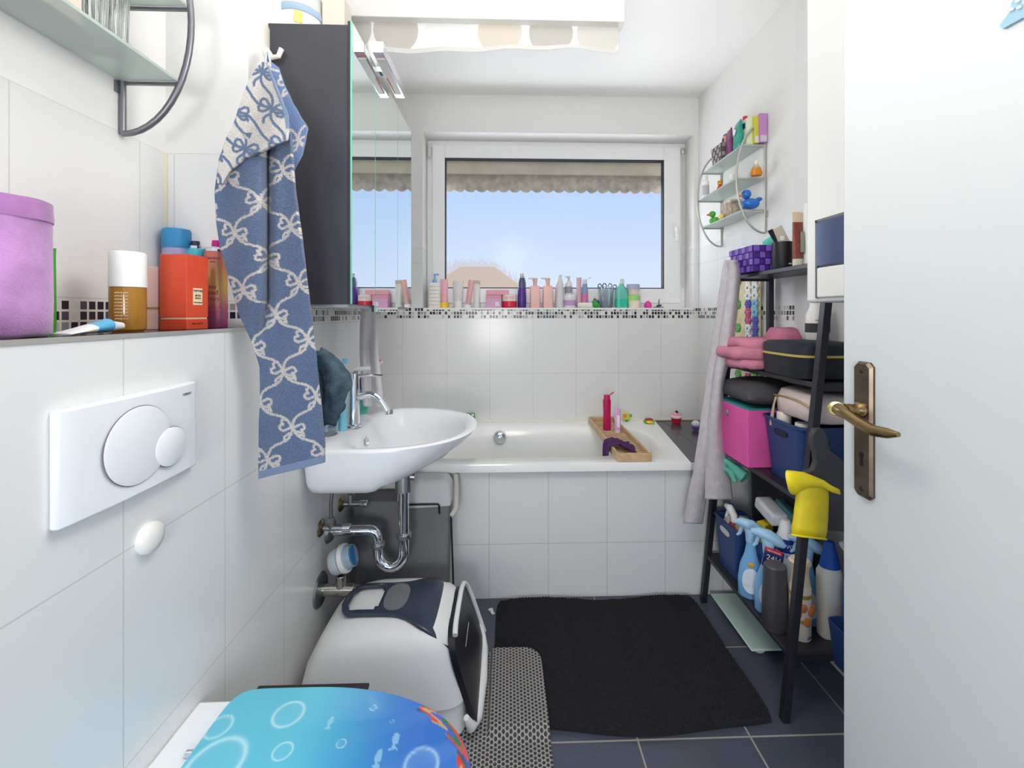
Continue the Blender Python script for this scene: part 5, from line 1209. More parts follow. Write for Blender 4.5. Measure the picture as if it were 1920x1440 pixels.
# ================================================================== LADDER RACK
RY0, RY1 = 1.235, 1.755
FX0, FX1 = 0.817, 0.957
RZT = 1.363
def fxz(z): return FX0+(FX1-FX0)*z/RZT
rk = thing('ladder_rack', 'black metal ladder shelf standing against the right wall', 'rack', (0, 0, 0))
RK = M((34, 34, 42), 0.35)
def post(x0, x1, y, zt_=RZT):
    w = 0.011
    MB().rings([[(x0-w, y-w, 0), (x0+w, y-w, 0), (x0+w, y+w, 0), (x0-w, y+w, 0)], [(x1-w, y-w, zt_), (x1+w, y-w, zt_), (x1+w, y+w, zt_), (x1-w, y+w, zt_)]]).make('post', RK, rk, smooth=0, bevel=0.0015)
for y in (RY0, RY1): post(FX0, FX1, y); post(1.10, 1.10, y)
LV = [0.20, 0.65, 0.995, RZT-0.004]
for z in LV:
    xf = fxz(z)
    t_ = 0.016
    for y in (RY0, RY1): MB().bb(xf, 1.10, y-0.007, y+0.007, z-t_-0.008, z-0.002).make('side_rail', RK, rk, smooth=0)
    MB().bb(xf-0.010, 1.105, RY0, RY1, z-t_, z).make('shelf_board', RK if z > 0.3 else M((44, 43, 48), 0.4), rk, smooth=0, bevel=0.002)
def rz_(i): return LV[i]+0.0006
# --- top tier
z = rz_(3)
woven('woven_basket', 'purple woven basket on top of the black ladder rack', (0.99, 1.655, z), 0.14, 0.17, 0.098, M((125, 85, 190), 0.5), M((72, 40, 130), 0.5), taper=0.84, rows=4)
bz = z+0.006
o = thing('bath_puff', 'teal and cream bath puff lying in the purple basket', 'bath puff', (1.035, 1.615, bz))
MB().ball((0, 0, 0.105), 0.042, (1, 1, 0.8), 20).jitter(0.008, 40).make('teal_mesh', M((90, 190, 180), 0.9), o, smooth=60)
MB().ball((0, -0.005, 0.075), 0.036, (1, 1, 0.85), 20).jitter(0.006, 30).make('cream_mesh', M((235, 228, 210), 0.9), o, smooth=60)
for i, (dx, dy, r, c, lab) in enumerate(((-0.03, 0.02, 0.026, (230, 228, 235), 'white rounded item on top of the purple basket contents'), (-0.035, -0.04, 0.022, (215, 190, 150), 'tan rounded item near the front of the purple basket'), (-0.01, 0.055, 0.024, (205, 205, 225), 'pale lavender item at the far end of purple basket'))):
    o = MB().ball((0, 0, 0), r, (1.2, 1, 0.8), 18).jitter(0.005, 40, i).make('hair_accessory', M(c, 0.5), loc=(0.985+dx, 1.655+dy, z+0.088), smooth=60); tag(o, lab, 'hair accessory', 'items in the purple basket')
o = thing('tool_cup', 'black cylindrical cup on the ladder rack top', 'cup', (0.985, 1.50, z))
MB().lathe([(0.031, 0), (0.032, 0.002), (0.032, 0.095), (0.030, 0.095), (0.03, 0.01)], 32).make('cup_wall', M((28, 28, 33), 0.45), o)
MB().bb(-0.006, 0.006, -0.0325, -0.0318, 0.014, 0.018).make('small_logo', M((210, 210, 210), 0.5), o, smooth=0); LAST[0].location = (0.008, 0, 0)
o = thing('makeup_palette', 'beige card with round hole leaning out of black cup', 'palette', (0.985, 1.50, z+0.02))
MB().box((0.0, 0, 0.085), (0.045, 0.006, 0.10), Matrix.Rotation(R(-28), 3, 'Y')).make('card', M((205, 195, 180), 0.5), o, bevel=0.004)
MB().lathe([(0.009, 0), (0.009, 0.001)], 20).make('white_dot', M((245, 245, 245), 0.4), o); q = LAST[0]; q.location = (-0.003, -0.0035, 0.09); q.rotation_euler = (PI/2, 0, 0)
o.rotation_euler = (0, 0, 0)
o = thing('hair_comb', 'black handle leaning across the purple basket toward cup', 'comb', (0.975, 1.50, z+0.015))
MB().tube([(0.0, 0, 0.0), (-0.012, 0, 0.08), (-0.034, 0, 0.125)], [0.005, 0.006, 0.009], 10).make('handle', BLACKM, o)
o = thing('hand_cream_tube', 'brown-red patterned tube with beige top on the rack', 'tube', (1.0, 1.44, z))
MB().loft([(0, 0.017, 0.012), (0.028, 0.017, 0.012)], n=26).make('cap', M((226, 222, 200), 0.4), o)
MB().loft([(0.028, 0.018, 0.012), (0.10, 0.018, 0.009), (0.155, 0.0185, 0.004)], n=26).make('tube_body', M((150, 75, 60), 0.35, mottle=0.3, ms=40), o, smooth=50)
MB().loft([(0.155, 0.0187, 0.004), (0.19, 0.019, 0.0012)], n=26).make('beige_crimp', M((226, 200, 172), 0.4), o)
MB().bb(0.002, 0.014, -0.0135, -0.011, 0.05, 0.12).make('green_label', M((150, 165, 140), 0.5), o, smooth=0)
o = thing('white_bottle', 'tall white bottle on the rack next to the boiler', 'bottle', (1.035, 1.44, z))
MB().loft([(0, 0.016, 0.016), (0.19, 0.016, 0.016), (0.20, 0.012, 0.012), (0.22, 0.012, 0.012)], n=24).make('bottle_body', M((240, 240, 238), 0.35), o, smooth=50)
# --- grey towel over the far front corner
gt = thing('bath_towel', 'long grey bath towel draped over the far end of ladder rack', 'towel', (0, 0, 0))
fa = [(488, 1363, 1372), (510, 1357, 1373), (560, 1350, 1368), (640, 1338, 1358), (720, 1326, 1346), (800, 1315, 1338), (880, 1303, 1329), (940, 1290, 1320), (980, 1284, 1314)]
fb_ = [(488, 1366, 1379), (510, 1368, 1385), (560, 1364, 1381), (640, 1353, 1372), (720, 1340, 1353), (800, 1330, 1350), (860, 1325, 1358), (900, 1324, 1366), (935, 1323, 1370)]
GT = M((202, 196, 199), 1.0, bump=1.0, bs=260, mottle=0.12, ms=40)
P, UV = cloth(fa, lambda s, t, u, v: 1.705-0.02*math.sin(PI*s)+0.006*math.sin(v*0.02), 24, 160)
MB().grid(P).make('towel_left_fall', GT, gt, smooth=80, solid=0.018)
P, UV = cloth(fb_, lambda s, t, u, v: 1.672-0.025*math.sin(PI*s)+0.006*math.sin(v*0.017), 24, 160)
MB().grid(P).make('towel_right_fall', GT, gt, smooth=80, solid=0.018)
P = []
xa, xb = ax(1360, 1.69), ax(1384, 1.69)
for i in range(13):
    t = i/12.0; P.append([(xa+(xb-xa)*s+0.025*t, 1.665+0.04*s, RZT+0.012+0.014*math.sin(PI*(0.3+0.6*t))-0.0*s) for s in [j/6 for j in range(7)]])
MB().grid(P).make('towel_shoulder', GT, gt, smooth=80, solid=0.016)
o = MB().bb(0.925, 0.933, 1.70, 1.735, z, z+0.04).make('black_strap_case', M((20, 20, 22), 0.5), bevel=0.002); tag(o, 'small black case standing behind the purple basket edge', 'case')
# --- garland mat on the wall
gm = thing('flower_bath_mat', 'colourful flower-shaped anti-slip mat hanging on the right wall', 'bath mat', (XR-0.012, ay(1400, XR-0.012), 1.15))
yg0, yg1 = ay(1426, XR-0.012)-gm.location.y, ay(1378, XR-0.012)-gm.location.y
MB().loft([(-0.265, 0.005, (yg1-yg0)/2*0.85, 0, (yg0+yg1)/2), (-0.24, 0.006, (yg1-yg0)/2, 0, (yg0+yg1)/2), (0.2, 0.006, (yg1-yg0)/2, 0, (yg0+yg1)/2), (0.225, 0.005, (yg1-yg0)/2*0.85, 0, (yg0+yg1)/2)], n=24, e=5).make('mat_base', M((226, 214, 170), 0.5, mottle=0.2, ms=20), gm)
fc = [(60, 80, 180), (235, 235, 235), (200, 60, 110), (70, 170, 90), (120, 190, 210), (235, 150, 140), (90, 110, 200)]
rn = random.Random(5)
groups = [MB() for _ in fc]
cols_ = 3
for i in range(13):
    for j in range(cols_):
        yy = yg0+(yg1-yg0)*(0.13+0.26*j) if j < 2 else yg0+(yg1-yg0)*(0.72+0.1*rn.random())
        if j == 2 and i % 3: continue
        zz = 0.205-0.445*i/12
        gidx = 1 if i < 3 else (4 if i < 5 else (0 if i < 10 else rn.choice([3, 2, 5])))
        if j == 1: gidx = rn.choice([0, 2, 6, 1])if i > 2 else 1
        if j == 2: gidx = 3
        for k in range(6):
            a = 2*PI*k/6; groups[gidx].ball((-0.009, yy+0.014*math.cos(a), zz+0.013*math.sin(a)), 0.0105, (0.45, 1.2, 1), 8)
        groups[(gidx+2) % 7].ball((-0.012, yy, zz), 0.006, (0.6, 1, 1), 8)
for mb, c in zip(groups, fc): mb.make('moulded_flowers', M(c, 0.4), gm, smooth=60)
# --- tier 2
z = rz_(2)
o = thing('pink_cloth', 'dusty pink folded cloth bundle on the second rack tier', 'cloth', (0.98, 1.60, z))
for k_, (z0_, h_, rx_, ry_, dx_) in enumerate(((0.0, 0.040, 0.125, 0.115, -0.012), (0.036, 0.040, 0.132, 0.112, -0.022), (0.072, 0.036, 0.118, 0.105, -0.006))):
    MB().loft([(z0_, rx_*0.94, ry_*0.94), (z0_+h_*0.2, rx_*0.99, ry_*0.99), (z0_+h_*0.5, rx_, ry_), (z0_+h_*0.85, rx_*0.98, ry_*0.97), (z0_+h_, rx_*0.9, ry_*0.88), (z0_+h_*1.02, rx_*0.4, ry_*0.4)], n=96, e=3.4, c=(dx_, 0, 0.004)).jitter(0.011, 14, k_*3.1).jitter(0.004, 45, 5+k_).make('folded_layer', M((206, 130, 152), 0.95, mottle=0.15, ms=12, bump=0.4, bs=300), o, smooth=70)
mb = MB().loft([(0, 0.05, 0.05), (0.03, 0.06, 0.06), (0.085, 0.055, 0.058), (0.115, 0.04, 0.045)], n=48, e=2.5, c=(0.05, -0.04, 0.035)).jitter(0.012, 15, 7); mb.make('rear_fold', M((200, 122, 148), 0.95), o, smooth=70)
o = thing('zip_case', 'black hard case with yellow zip on second rack tier', 'case', (0.995, 1.375, z))
MB().loft([(0, 0.098, 0.105, 0, 0, 4), (0.006, 0.108, 0.115, 0, 0, 4), (0.07, 0.112, 0.12, 0, 0, 4)], n=64).make('lower_shell', M((24, 26, 34), 0.55), o, smooth=50)
MB().loft([(0.070, 0.1135, 0.1215, 0, 0, 4), (0.077, 0.1135, 0.1215, 0, 0, 4)], n=64).make('zip', M((195, 170, 80), 0.5), o, smooth=50)
MB().loft([(0.077, 0.112, 0.12, 0, 0, 4), (0.105, 0.111, 0.119, 0, 0, 4), (0.113, 0.100, 0.107, 0, 0, 4), (0.116, 0.06, 0.065, 0, 0, 4)], n=64).make('upper_shell', M((32, 36, 46), 0.55), o, smooth=50)
o = thing('pump_soap_bottle', 'white and black label bottle standing on the black case', 'bottle', (1.025, 1.38, z+0.1165))
MB().loft([(0, 0.030, 0.026), (0.003, 0.033, 0.028), (0.085, 0.032, 0.027), (0.10, 0.026, 0.022), (0.108, 0.022, 0.02), (0.13, 0.022, 0.02)], n=36, e=2.8).make('bottle_body', M((232, 228, 224), 0.35), o, smooth=50)
MB().loft([(0.026, 0.0336, 0.0286), (0.056, 0.0334, 0.0284)], n=36, e=2.8, cap0=False, cap1=False).make('black_label', M((48, 46, 48), 0.5), o)
text('HAND SOAP', 0.008, M((50, 50, 50), 0.5), o, (-0.006, -0.0288, 0.066))
# --- tier 3
z = rz_(1)
o = thing('storage_cube', 'pink fabric storage box with metal eyelet on third tier', 'box', (0.975, 1.60, z))
MB().bb(-0.122, 0.10, -0.11, 0.115, 0, 0.205).make('box_body', M((222, 90, 165), 0.8, bump=0.3, bs=500), o, smooth=0, bevel=0.004)
MB().bb(-0.12, 0.098, -0.108, 0.113, 0.205, 0.212).make('teal_rim_content', M((40, 140, 140), 0.7), o, smooth=0)
for nm, mm, pr_ in (('eyelet', CHROME, [(0.012, 0), (0.015, 0.001), (0.013, 0.003), (0.009, 0.002)]), ('eyelet_hole', BLACKM, [(0.0092, 0), (0.0092, 0.0016)])):
    MB().lathe(pr_, 24).make(nm, mm, o); q = LAST[0]; q.location = (-0.1225, 0.035, 0.165); q.rotation_euler = (0, -PI/2, 0)
o = thing('cushion', 'dark grey cushion squashed on top of the pink storage box', 'cushion', (0.965, 1.60, z+0.212))
P1 = []; 
mb = MB()
for sg in (1, -1):
    G = []
    for i in range(31):
        row = []
        for j in range(31):
            a, b = i/15-1, j/15-1
            hgt = 0.052*max(0, (1-abs(a)**3))**0.5*max(0, (1-abs(b)**3))**0.5
            xx = a*0.125*(1-0.06*(1-b*b)); yy = b*0.145*(1-0.06*(1-a*a))
            row.append((xx, yy, 0.038+(hgt*1.0 if sg > 0 else -hgt*0.66)+0.004*math.sin(a*5+b*3)*(1-a*a)*(1-b*b)))
        G.append(row)
    mb.grid(G)
bmesh.ops.remove_doubles(mb.bm, verts=mb.bm.verts, dist=1e-5)
mb.make('cushion_cover', M((72, 70, 74), 0.95, bump=0.4, bs=400), o, smooth=80)
def bin_(name, label, loc, sx_, sy_, hz_, mat, taper=0.85, slot=True, rz=0):
    t = thing(name, label, 'basket', loc, rz)
    hole = M((20, 26, 50), 0.6)
    MB().loft([(0, sx_/2*taper, sy_/2*taper), (0.003, sx_/2*taper, sy_/2*taper), (hz_, sx_/2, sy_/2), (hz_, sx_/2-0.003, sy_/2-0.003), (0.006, sx_/2*taper-0.003, sy_/2*taper-0.003)], n=64, e=9).make('basket_body', mat, t, smooth=35)
    MB().loft([(hz_-0.006, sx_/2+0.001, sy_/2+0.001), (hz_-0.006, sx_/2+0.005, sy_/2+0.005), (hz_+0.002, sx_/2+0.005, sy_/2+0.005), (hz_+0.002, sx_/2-0.001, sy_/2-0.001)], n=64, e=9, cap0=False, cap1=False).make('rim', mat, t, smooth=35, solid=0.001)
    if slot:
        MB().loft([(0, 0.011, 0.034, 0, 0, 3), (0.002, 0.011, 0.034, 0, 0, 3)], n=28).make('handle_slot', M((205, 205, 200), 0.6) if slot == 2 else hole, t)
        q = LAST[0]; kz = hz_*0.80; q.location = (-(sx_/2*(taper+(1-taper)*0.8))-0.0015, 0, kz); q.rotation_euler = (0, -PI/2+math.atan((sx_/2*(1-taper))/hz_)*1, 0)
    return t
NAVY = M((38, 66, 118), 0.45)
bin_('plastic_basket', 'navy blue plastic basket with cosmetics on the third tier', (1.0, 1.385, z), 0.195, 0.20, 0.195, NAVY, 0.84)
for i, (dx, dy, r, h, c, cap, lab) in enumerate(((-0.055, 0.045, 0.022, 0.205, (190, 40, 60), (236, 228, 220), 'white-capped red jar in the navy basket, front left'), (-0.04, -0.03, 0.024, 0.185, (200, 50, 60), (238, 235, 230), 'white-capped red jar in navy basket nearest the near post'), (0.03, 0.05, 0.02, 0.21, (30, 30, 34), (35, 35, 40), 'black lidded jar at the back of the navy basket'))):
    o = thing('cosmetic_jar', lab, 'jar', (1.0+dx, 1.385+dy, z+0.007), 0, 'jars in the navy basket')
    MB().lathe([(r*0.95, 0), (r*0.95, h-0.035)], 26).make('jar_body', M(c, 0.35), o)
    MB().lathe([(r, h-0.035), (r, h), (r*0.9, h+0.003)], 26).make('cap', M(cap, 0.4), o, smooth=40)
o = thing('cosmetic_bag', 'cream faux leather zip pouch lying over the navy basket', 'bag', (1.01, 1.365, z+0.212), R(-4))
MB().loft([(0, 0.078, 0.10), (0.008, 0.086, 0.112), (0.05, 0.088, 0.115), (0.08, 0.075, 0.105), (0.088, 0.05, 0.08)], n=56, e=4).jitter(0.004, 18).make('bag_body', M((222, 204, 198), 0.5, bump=0.2, bs=200), o, smooth=60)
MB().tube([(-0.088, 0.09-0.2*t, 0.055+0.008*math.sin(PI*t)) for t in [i/8 for i in range(9)]], 0.003, 8).make('zip', M((190, 160, 110), 0.35, 0.6), o)
MB().tube([(-0.09, 0.07, 0.052), (-0.098, 0.068, 0.03), (-0.106, 0.068, -0.02), (-0.108, 0.066, -0.045)], [0.004, 0.003, 0.006, 0.006], 8).make('zip_pull', M((195, 165, 135), 0.5), o)
# dark moulded holder on the near post
dh = thing('hair_dryer_holder', 'dark grey curved plastic holder on the near rack post', 'holder', (0, 0, 0))
yh = 1.18
def HP(u, v): return (ax(u, yh), az(v, 0.85, yh))
outl = [(1525, 803), (1519, 815), (1518, 830), (1524, 848), (1526, 865), (1521, 878), (1508, 884), (1500, 895), (1502, 930), (1505, 990), (1640, 1000), (1640, 880), (1590, 875), (1575, 862), (1562, 851), (1553, 846), (1549, 832), (1546, 815), (1538, 802)]
MB().prism([HP(*p) for p in outl], yh-0.01, yh+0.008, 'y').make('holder_body', M((62, 62, 68), 0.5), dh, bevel=0.003, smooth=40)
MB().bb(ax(1530, yh+0.03), ax(1545, yh+0.03), yh+0.008, 1.224, az(850, 0.85, yh), az(830, 0.85, yh)).make('clamp', BLACKM, dh, smooth=0)
# yellow glove
yg = thing('rubber_glove', 'yellow rubber glove draped over the dark grey holder', 'glove', (0, 0, 0))
GY = M((238, 216, 36), 0.45, mottle=0.12, ms=25)
yq = yh-0.045
def G3(u, v, y): X = ax(u, y); return (X, y, az(v, X, y))
# hanging cuff: an open flattened sleeve
rr = []
for (uc, v, hw_, d_) in ((1520, 903, 22, 0.012), (1523, 915, 30, 0.016), (1523, 935, 31, 0.018), (1521, 955, 31, 0.020), (1519, 975, 32, 0.022), (1517, 992, 33, 0.024), (1516, 1006, 32, 0.026)):
    ring_ = []
    for k in range(32):
        a = 2*PI*k/32; u = uc+hw_*math.cos(a); y = yq+d_*math.sin(a); ring_.append(G3(u, v+(4*math.cos(a) if v > 980 else 0)+(6*math.cos(a) if v < 910 else 0), y))
    rr.append(ring_)
MB().rings(rr, cap0=True, cap1=False).jitter(0.003, 20).make('hanging_sleeve', GY, yg, smooth=70, solid=0.002)
MB().tube([G3(1516+33*math.cos(a), 1007+4*math.cos(a), yq+0.026*math.sin(a)) for a in [2*PI*k/28 for k in range(29)]], 0.0028, 8, cap=False).make('cuff_bead', GY, yg, smooth=70)
rr = []
cu = [(1481, 906, 15, 26, -30), (1494, 903, 20, 24, -38), (1510, 901, 22, 20, -45), (1528, 903, 18, 13, -50), (1546, 908, 10, 9, -40), (1560, 917, 7, 7, -30), (1574, 922, 4, 5, -20)]
for (uc, vc, hw_, hh_, tl_) in cu:
    ring_ = []
    for k in range(32):
        a = 2*PI*k/32; du = hw_*0.35*math.cos(a); dv = hh_*math.sin(a)
        ct_, st_ = math.cos(R(tl_)), math.sin(R(tl_))
        ring_.append(G3(uc+du*ct_-dv*st_*0.6, vc+du*st_+dv*ct_, yq-0.012+0.018*math.cos(a)*hh_/26))
    rr.append(ring_)
MB().rings(rr, cap0=False, cap1=True).jitter(0.003, 20, 2).make('folded_hand', GY, yg, smooth=70, solid=0.002)
MB().ball(G3(1486, 907, yq-0.008), 0.026, (0.5, 0.5, 1.1), 16).make('glove_lining', M((222, 205, 160), 0.8), yg, smooth=60)
# green cloth & black bin under tier 3
z = rz_(0)
o = thing('green_cloth', 'mint green rubber glove hanging below the third tier', 'cloth', (0, 0, 0))
yq = 1.60
def G4(u, v, y): X = ax(u, y); return Vector((X, y, az(v, X, y)))
MB().tube([G4(1352, 858, 1.68), G4(1368, 868, 1.66), G4(1382, 882, 1.63), G4(1398, 895, 1.60)], [0.010, 0.016, 0.022, 0.026], 18).jitter(0.006, 30).make('cloth_body', M((100, 185, 165), 0.6), o, smooth=70)
MB().tube([G4(1356, 878, 1.67), G4(1370, 885, 1.64), G4(1378, 905, 1.62)], [0.012, 0.014, 0.009], 14).jitter(0.004, 30).make('loose_fold', M((90, 170, 150), 0.6), o, smooth=70)
o = thing('storage_crate', 'black lidless crate standing at the back of lowest tier', 'crate', (1.04, 1.585, z))
MB().loft([(0, 0.050, 0.12), (0.40, 0.055, 0.13), (0.40, 0.05, 0.125), (0.01, 0.045, 0.116)], n=56, e=8).make('crate_body', M((30, 33, 38), 0.5), o, smooth=40)
bin_('plastic_basket', 'navy blue plastic basket at the far end of lowest tier', (0.905, 1.638, z), 0.115, 0.165, 0.19, NAVY, 0.84, slot=2)
def bottle2(name, label, cat, loc, parts, rz=0, group=None, tilt=None):
    o = thing(name, label, cat, loc, rz, group)
    for nm, rs_, m_, e_ in parts: MB().loft(rs_, n=28, e=e_).make(nm, m_, o, smooth=50)
    if tilt: o.rotation_euler = tilt
    return o
zi = z+0.007
bottle2('cleaner_bottle', 'white bottle with dark blue cap in the far navy basket', 'bottle', (0.895, 1.69, zi), [('bottle_body', [(0, 0.024, 0.024), (0.15, 0.026, 0.026), (0.19, 0.012, 0.012)], M((232, 226, 218), 0.4), 2.2), ('cap', [(0.188, 0.016, 0.016), (0.225, 0.015, 0.015)], M((25, 55, 120), 0.4), 2)])
o = bottle2('spray_cleaner', 'white trigger spray bottle leaning in far navy basket', 'bottle', (0.885, 1.64, zi), [('bottle_body', [(0, 0.022, 0.02), (0.16, 0.022, 0.02), (0.185, 0.01, 0.01)], M((150, 60, 70), 0.4), 2.4)])
MB().tube([(0, 0, 0.18), (-0.002, -0.005, 0.205), (-0.006, 0.02, 0.225), (-0.006, 0.045, 0.222)], [0.012, 0.014, 0.015, 0.010], 14).tube([(-0.006, 0.03, 0.215), (-0.012, 0.035, 0.185)], 0.006, 8).make('spray_trigger', M((238, 238, 236), 0.4), o, smooth=60)
o = MB().loft([(0, 0.03, 0.03), (0.03, 0.034, 0.034), (0.06, 0.02, 0.02)], n=24).jitter(0.008, 40).make('crumpled_bag', M((196, 178, 150), 0.6, mottle=0.5, ms=60), loc=(0.905, 1.60, zi+0.15), smooth=60); tag(o, 'leopard-patterned crumpled bag in the far navy basket', 'bag')
o = thing('tissue_pack', 'grey plastic wrapped pack lying above the lowest tier bottles', 'packet', (0.935, 1.485, z+0.30), R(0))
MB().box((0, 0, 0), (0.06, 0.11, 0.045), Matrix.Rotation(R(12), 3, 'X')).make('wrapped_pack', M((200, 200, 205), 0.3, mottle=0.15, ms=20), o, bevel=0.010, seg=3)
MB().box((0.040, -0.03, 0.01), (0.035, 0.10, 0.04), Matrix.Rotation(R(12), 3, 'X')).make('teal_end', M((60, 110, 112), 0.4), o, bevel=0.008)
o = boxthing('sponge_packet', 'yellow and blue cleaning sponge packet among the lowest tier bottles', 'packet', (0.925, 1.505, z+0.18), (0.04, 0.035, 0.07), M((226, 190, 40), 0.5), rz=R(20))
MB().bb(-0.0206, -0.0198, -0.012, 0.014, 0.015, 0.05).make('blue_print', M((60, 60, 130), 0.5), o, smooth=0)
MB().bb(-0.03, 0.03, -0.025, 0.025, -0.18, 0.0).make('lower_stack', M((60, 90, 150), 0.6), o, smooth=0)
# trigger sprays
def trigger(label, x, y, h, body, head, rz, txt=None):
    o = thing('fabric_freshener', label, 'spray bottle', (x, y, z), rz, 'light blue trigger sprays')
    k = h/0.26
    MB().loft([(0, 0.036*k, 0.022*k), (0.004, 0.040*k, 0.024*k), (0.06*k, 0.041*k, 0.025*k), (0.11*k, 0.034*k, 0.022*k), (0.15*k, 0.020*k, 0.017*k), (0.185*k, 0.014*k, 0.013*k), (0.20*k, 0.014*k, 0.013*k)], n=36, e=2.2).make('bottle_body', body, o, smooth=60)
    MB().tube([(0, 0, 0.19*k), (0.0, 0, 0.225*k), (-0.012*k, 0, 0.247*k)], [0.016*k, 0.019*k, 0.014*k], 16).tube([(-0.05*k, 0, 0.252*k), (-0.03*k, 0, 0.254*k), (0.0, 0, 0.247*k), (0.03*k, 0, 0.232*k), (0.045*k, 0, 0.222*k)], [0.008*k, 0.015*k, 0.020*k, 0.017*k, 0.008*k], 16).make('spray_head', head, o, smooth=60)
    MB().tube([(-0.028*k, 0, 0.24*k), (-0.034*k, 0, 0.215*k), (-0.043*k, 0, 0.205*k)], [0.006, 0.006, 0.004], 8).make('trigger', head, o)
    MB().loft([(0, 0.028*k, 0.042*k, 0, 0, 2.2), (0.0015, 0.027*k, 0.041*k, 0, 0, 2.2)], n=30).make('front_label', M((215, 222, 230), 0.4), o); q = LAST[0]; q.location = (0, -0.0262*k, 0.065*k); q.rotation_euler = (R(86), 0, 0)
    if txt: text(txt, 0.013*k, M((30, 50, 120), 0.5), o, (0, -0.0285*k, 0.045*k))
    MB().ball((0, -0.021*k, 0.118*k), 0.010*k, (1, 0.3, 1)).make('gold_badge', M((215, 165, 45), 0.4), o)
    return o
LBL = M((120, 175, 222), 0.3)
LBH = M((160, 200, 230), 0.25)
trigger('light blue trigger spray bottle nearest the navy basket', 0.862, 1.485, 0.262, LBL, LBH, R(-28), 'FEBREZE')
o = trigger('light blue trigger spray with dark 24H label on its neck', 0.875, 1.405, 0.268, LBL, LBH, R(-28), None)
MB().box((0.012, -0.022, 0.190), (0.056, 0.010, 0.062), Matrix.Rotation(R(10), 3, 'Y')).make('dark_blue_tag', M((32, 48, 105), 0.4), o, bevel=0.003)
text('24H', 0.024, M((240, 240, 245), 0.5), o, (0.013, -0.0276, 0.193), (PI/2, R(10), 0)); text('FRISCHE', 0.009, M((240, 240, 245), 0.5), o, (0.010, -0.0276, 0.172), (PI/2, R(10), 0))
MB().box((0.014, -0.0235, 0.217), (0.05, 0.010, 0.012), Matrix.Rotation(R(10), 3, 'Y')).make('red_banner', M((190, 40, 60), 0.4), o, bevel=0.002)
text('NEUE FORMEL', 0.0062, M((245, 225, 230), 0.5), o, (0.0145, -0.0292, 0.217), (PI/2, R(10), 0))
o = trigger('light blue trigger spray behind, under the yellow glove', 0.975, 1.36, 0.27, LBL, LBH, R(-28), None); o.location.z = z
bottle2('dark_canister', 'plain dark grey oval canister at lowest tier front', 'canister', (0.853, 1.335, z), [('canister_body', [(0, 0.036, 0.030), (0.004, 0.039, 0.032), (0.10, 0.037, 0.031), (0.185, 0.033, 0.028), (0.196, 0.032, 0.027)], M((66, 64, 68), 0.45), 2.3), ('canister_top', [(0.196, 0.0325, 0.0275), (0.201, 0.030, 0.025)], M((82, 80, 84), 0.4), 2.3)])
o = bottle2('air_freshener', 'cream and orange floral air freshener can behind near post', 'can', (0.908, 1.297, z), [('can_body', [(0, 0.028, 0.028), (0.003, 0.030, 0.030), (0.155, 0.030, 0.030), (0.168, 0.026, 0.026)], M((238, 222, 198), 0.35), 2), ('cap', [(0.166, 0.027, 0.027), (0.195, 0.023, 0.023), (0.215, 0.024, 0.024), (0.232, 0.031, 0.031), (0.238, 0.026, 0.026)], M((240, 212, 178), 0.35), 2)])
MB().lathe([(0.0304, 0.13), (0.0304, 0.142)], 28, cap0=False, cap1=False).make('gold_band', M((200, 175, 80), 0.4, 0.4), o)
MB().lathe([(0.0304, 0.055), (0.0304, 0.066)], 28, cap0=False, cap1=False).make('lower_gold_band', M((195, 170, 90), 0.4, 0.4), o)
mb = MB()
for k in range(5): mb.ball((-0.0305*math.sin(R(40-22*k)), -0.0305*math.cos(R(40-22*k)), 0.085+0.024*math.sin(k*2.2)), 0.013, (1, 0.35, 1.1), 10)
mb.make('orange_flower_print', M((215, 130, 70), 0.5), o)
text('dm', 0.016, M((35, 50, 130), 0.5), o, (0.0306*math.sin(R(20)), -0.0306*math.cos(R(20)), 0.014), (PI/2, 0, R(20)), bend=0.0305)
o = bottle2('bathroom_foam', 'white spray can with blue lettering beneath the yellow glove', 'can', (0.945, 1.42, z), [('can_body', [(0, 0.03, 0.03), (0.24, 0.03, 0.03), (0.26, 0.022, 0.022)], M((225, 226, 228), 0.35), 2), ('cap', [(0.255, 0.024, 0.024), (0.29, 0.018, 0.018), (0.30, 0.012, 0.012)], M((228, 228, 228), 0.35), 2)])
MB().lathe([(0.0304, 0.2), (0.0304, 0.245)], 28, cap0=False, cap1=False).make('blue_label', M((35, 60, 150), 0.4), o)
text('AWOL', 0.018, M((240, 242, 250), 0.5), o, (-0.0306*math.sin(R(20)), -0.0306*math.cos(R(20)), 0.222), (PI/2, 0, R(-20)), bend=0.0305)
text('FS', 0.018, M((35, 60, 150), 0.5), o, (-0.0306*math.sin(R(20)), -0.0306*math.cos(R(20)), 0.188), (PI/2, 0, R(-20)), bend=0.0305)
o = bottle2('bleach_bottle', 'ribbed white plastic bottle standing in the near navy bin', 'bottle', (1.005, 1.30, z), [('bottle_body', [(0, 0.034, 0.024), (0.16, 0.036, 0.026), (0.195, 0.036, 0.026), (0.21, 0.028, 0.022), (0.235, 0.014, 0.014)], M((228, 222, 208), 0.4), 3)])
MB().loft([(0.212, 0.03, 0.024), (0.29, 0.012, 0.012)], n=28).make('blue_neck_label', M((30, 85, 180), 0.4), o)
o = bottle2('glass_cleaner', 'blue spray bottle with magenta collar and white head', 'spray bottle', (1.045, 1.245, z), [('bottle_body', [(0, 0.034, 0.03), (0.16, 0.036, 0.03), (0.23, 0.022, 0.02), (0.25, 0.016, 0.016)], M((40, 85, 175), 0.25), 2.3), ('magenta_collar', [(0.245, 0.022, 0.022), (0.275, 0.020, 0.020)], M((200, 40, 120), 0.4), 2)])
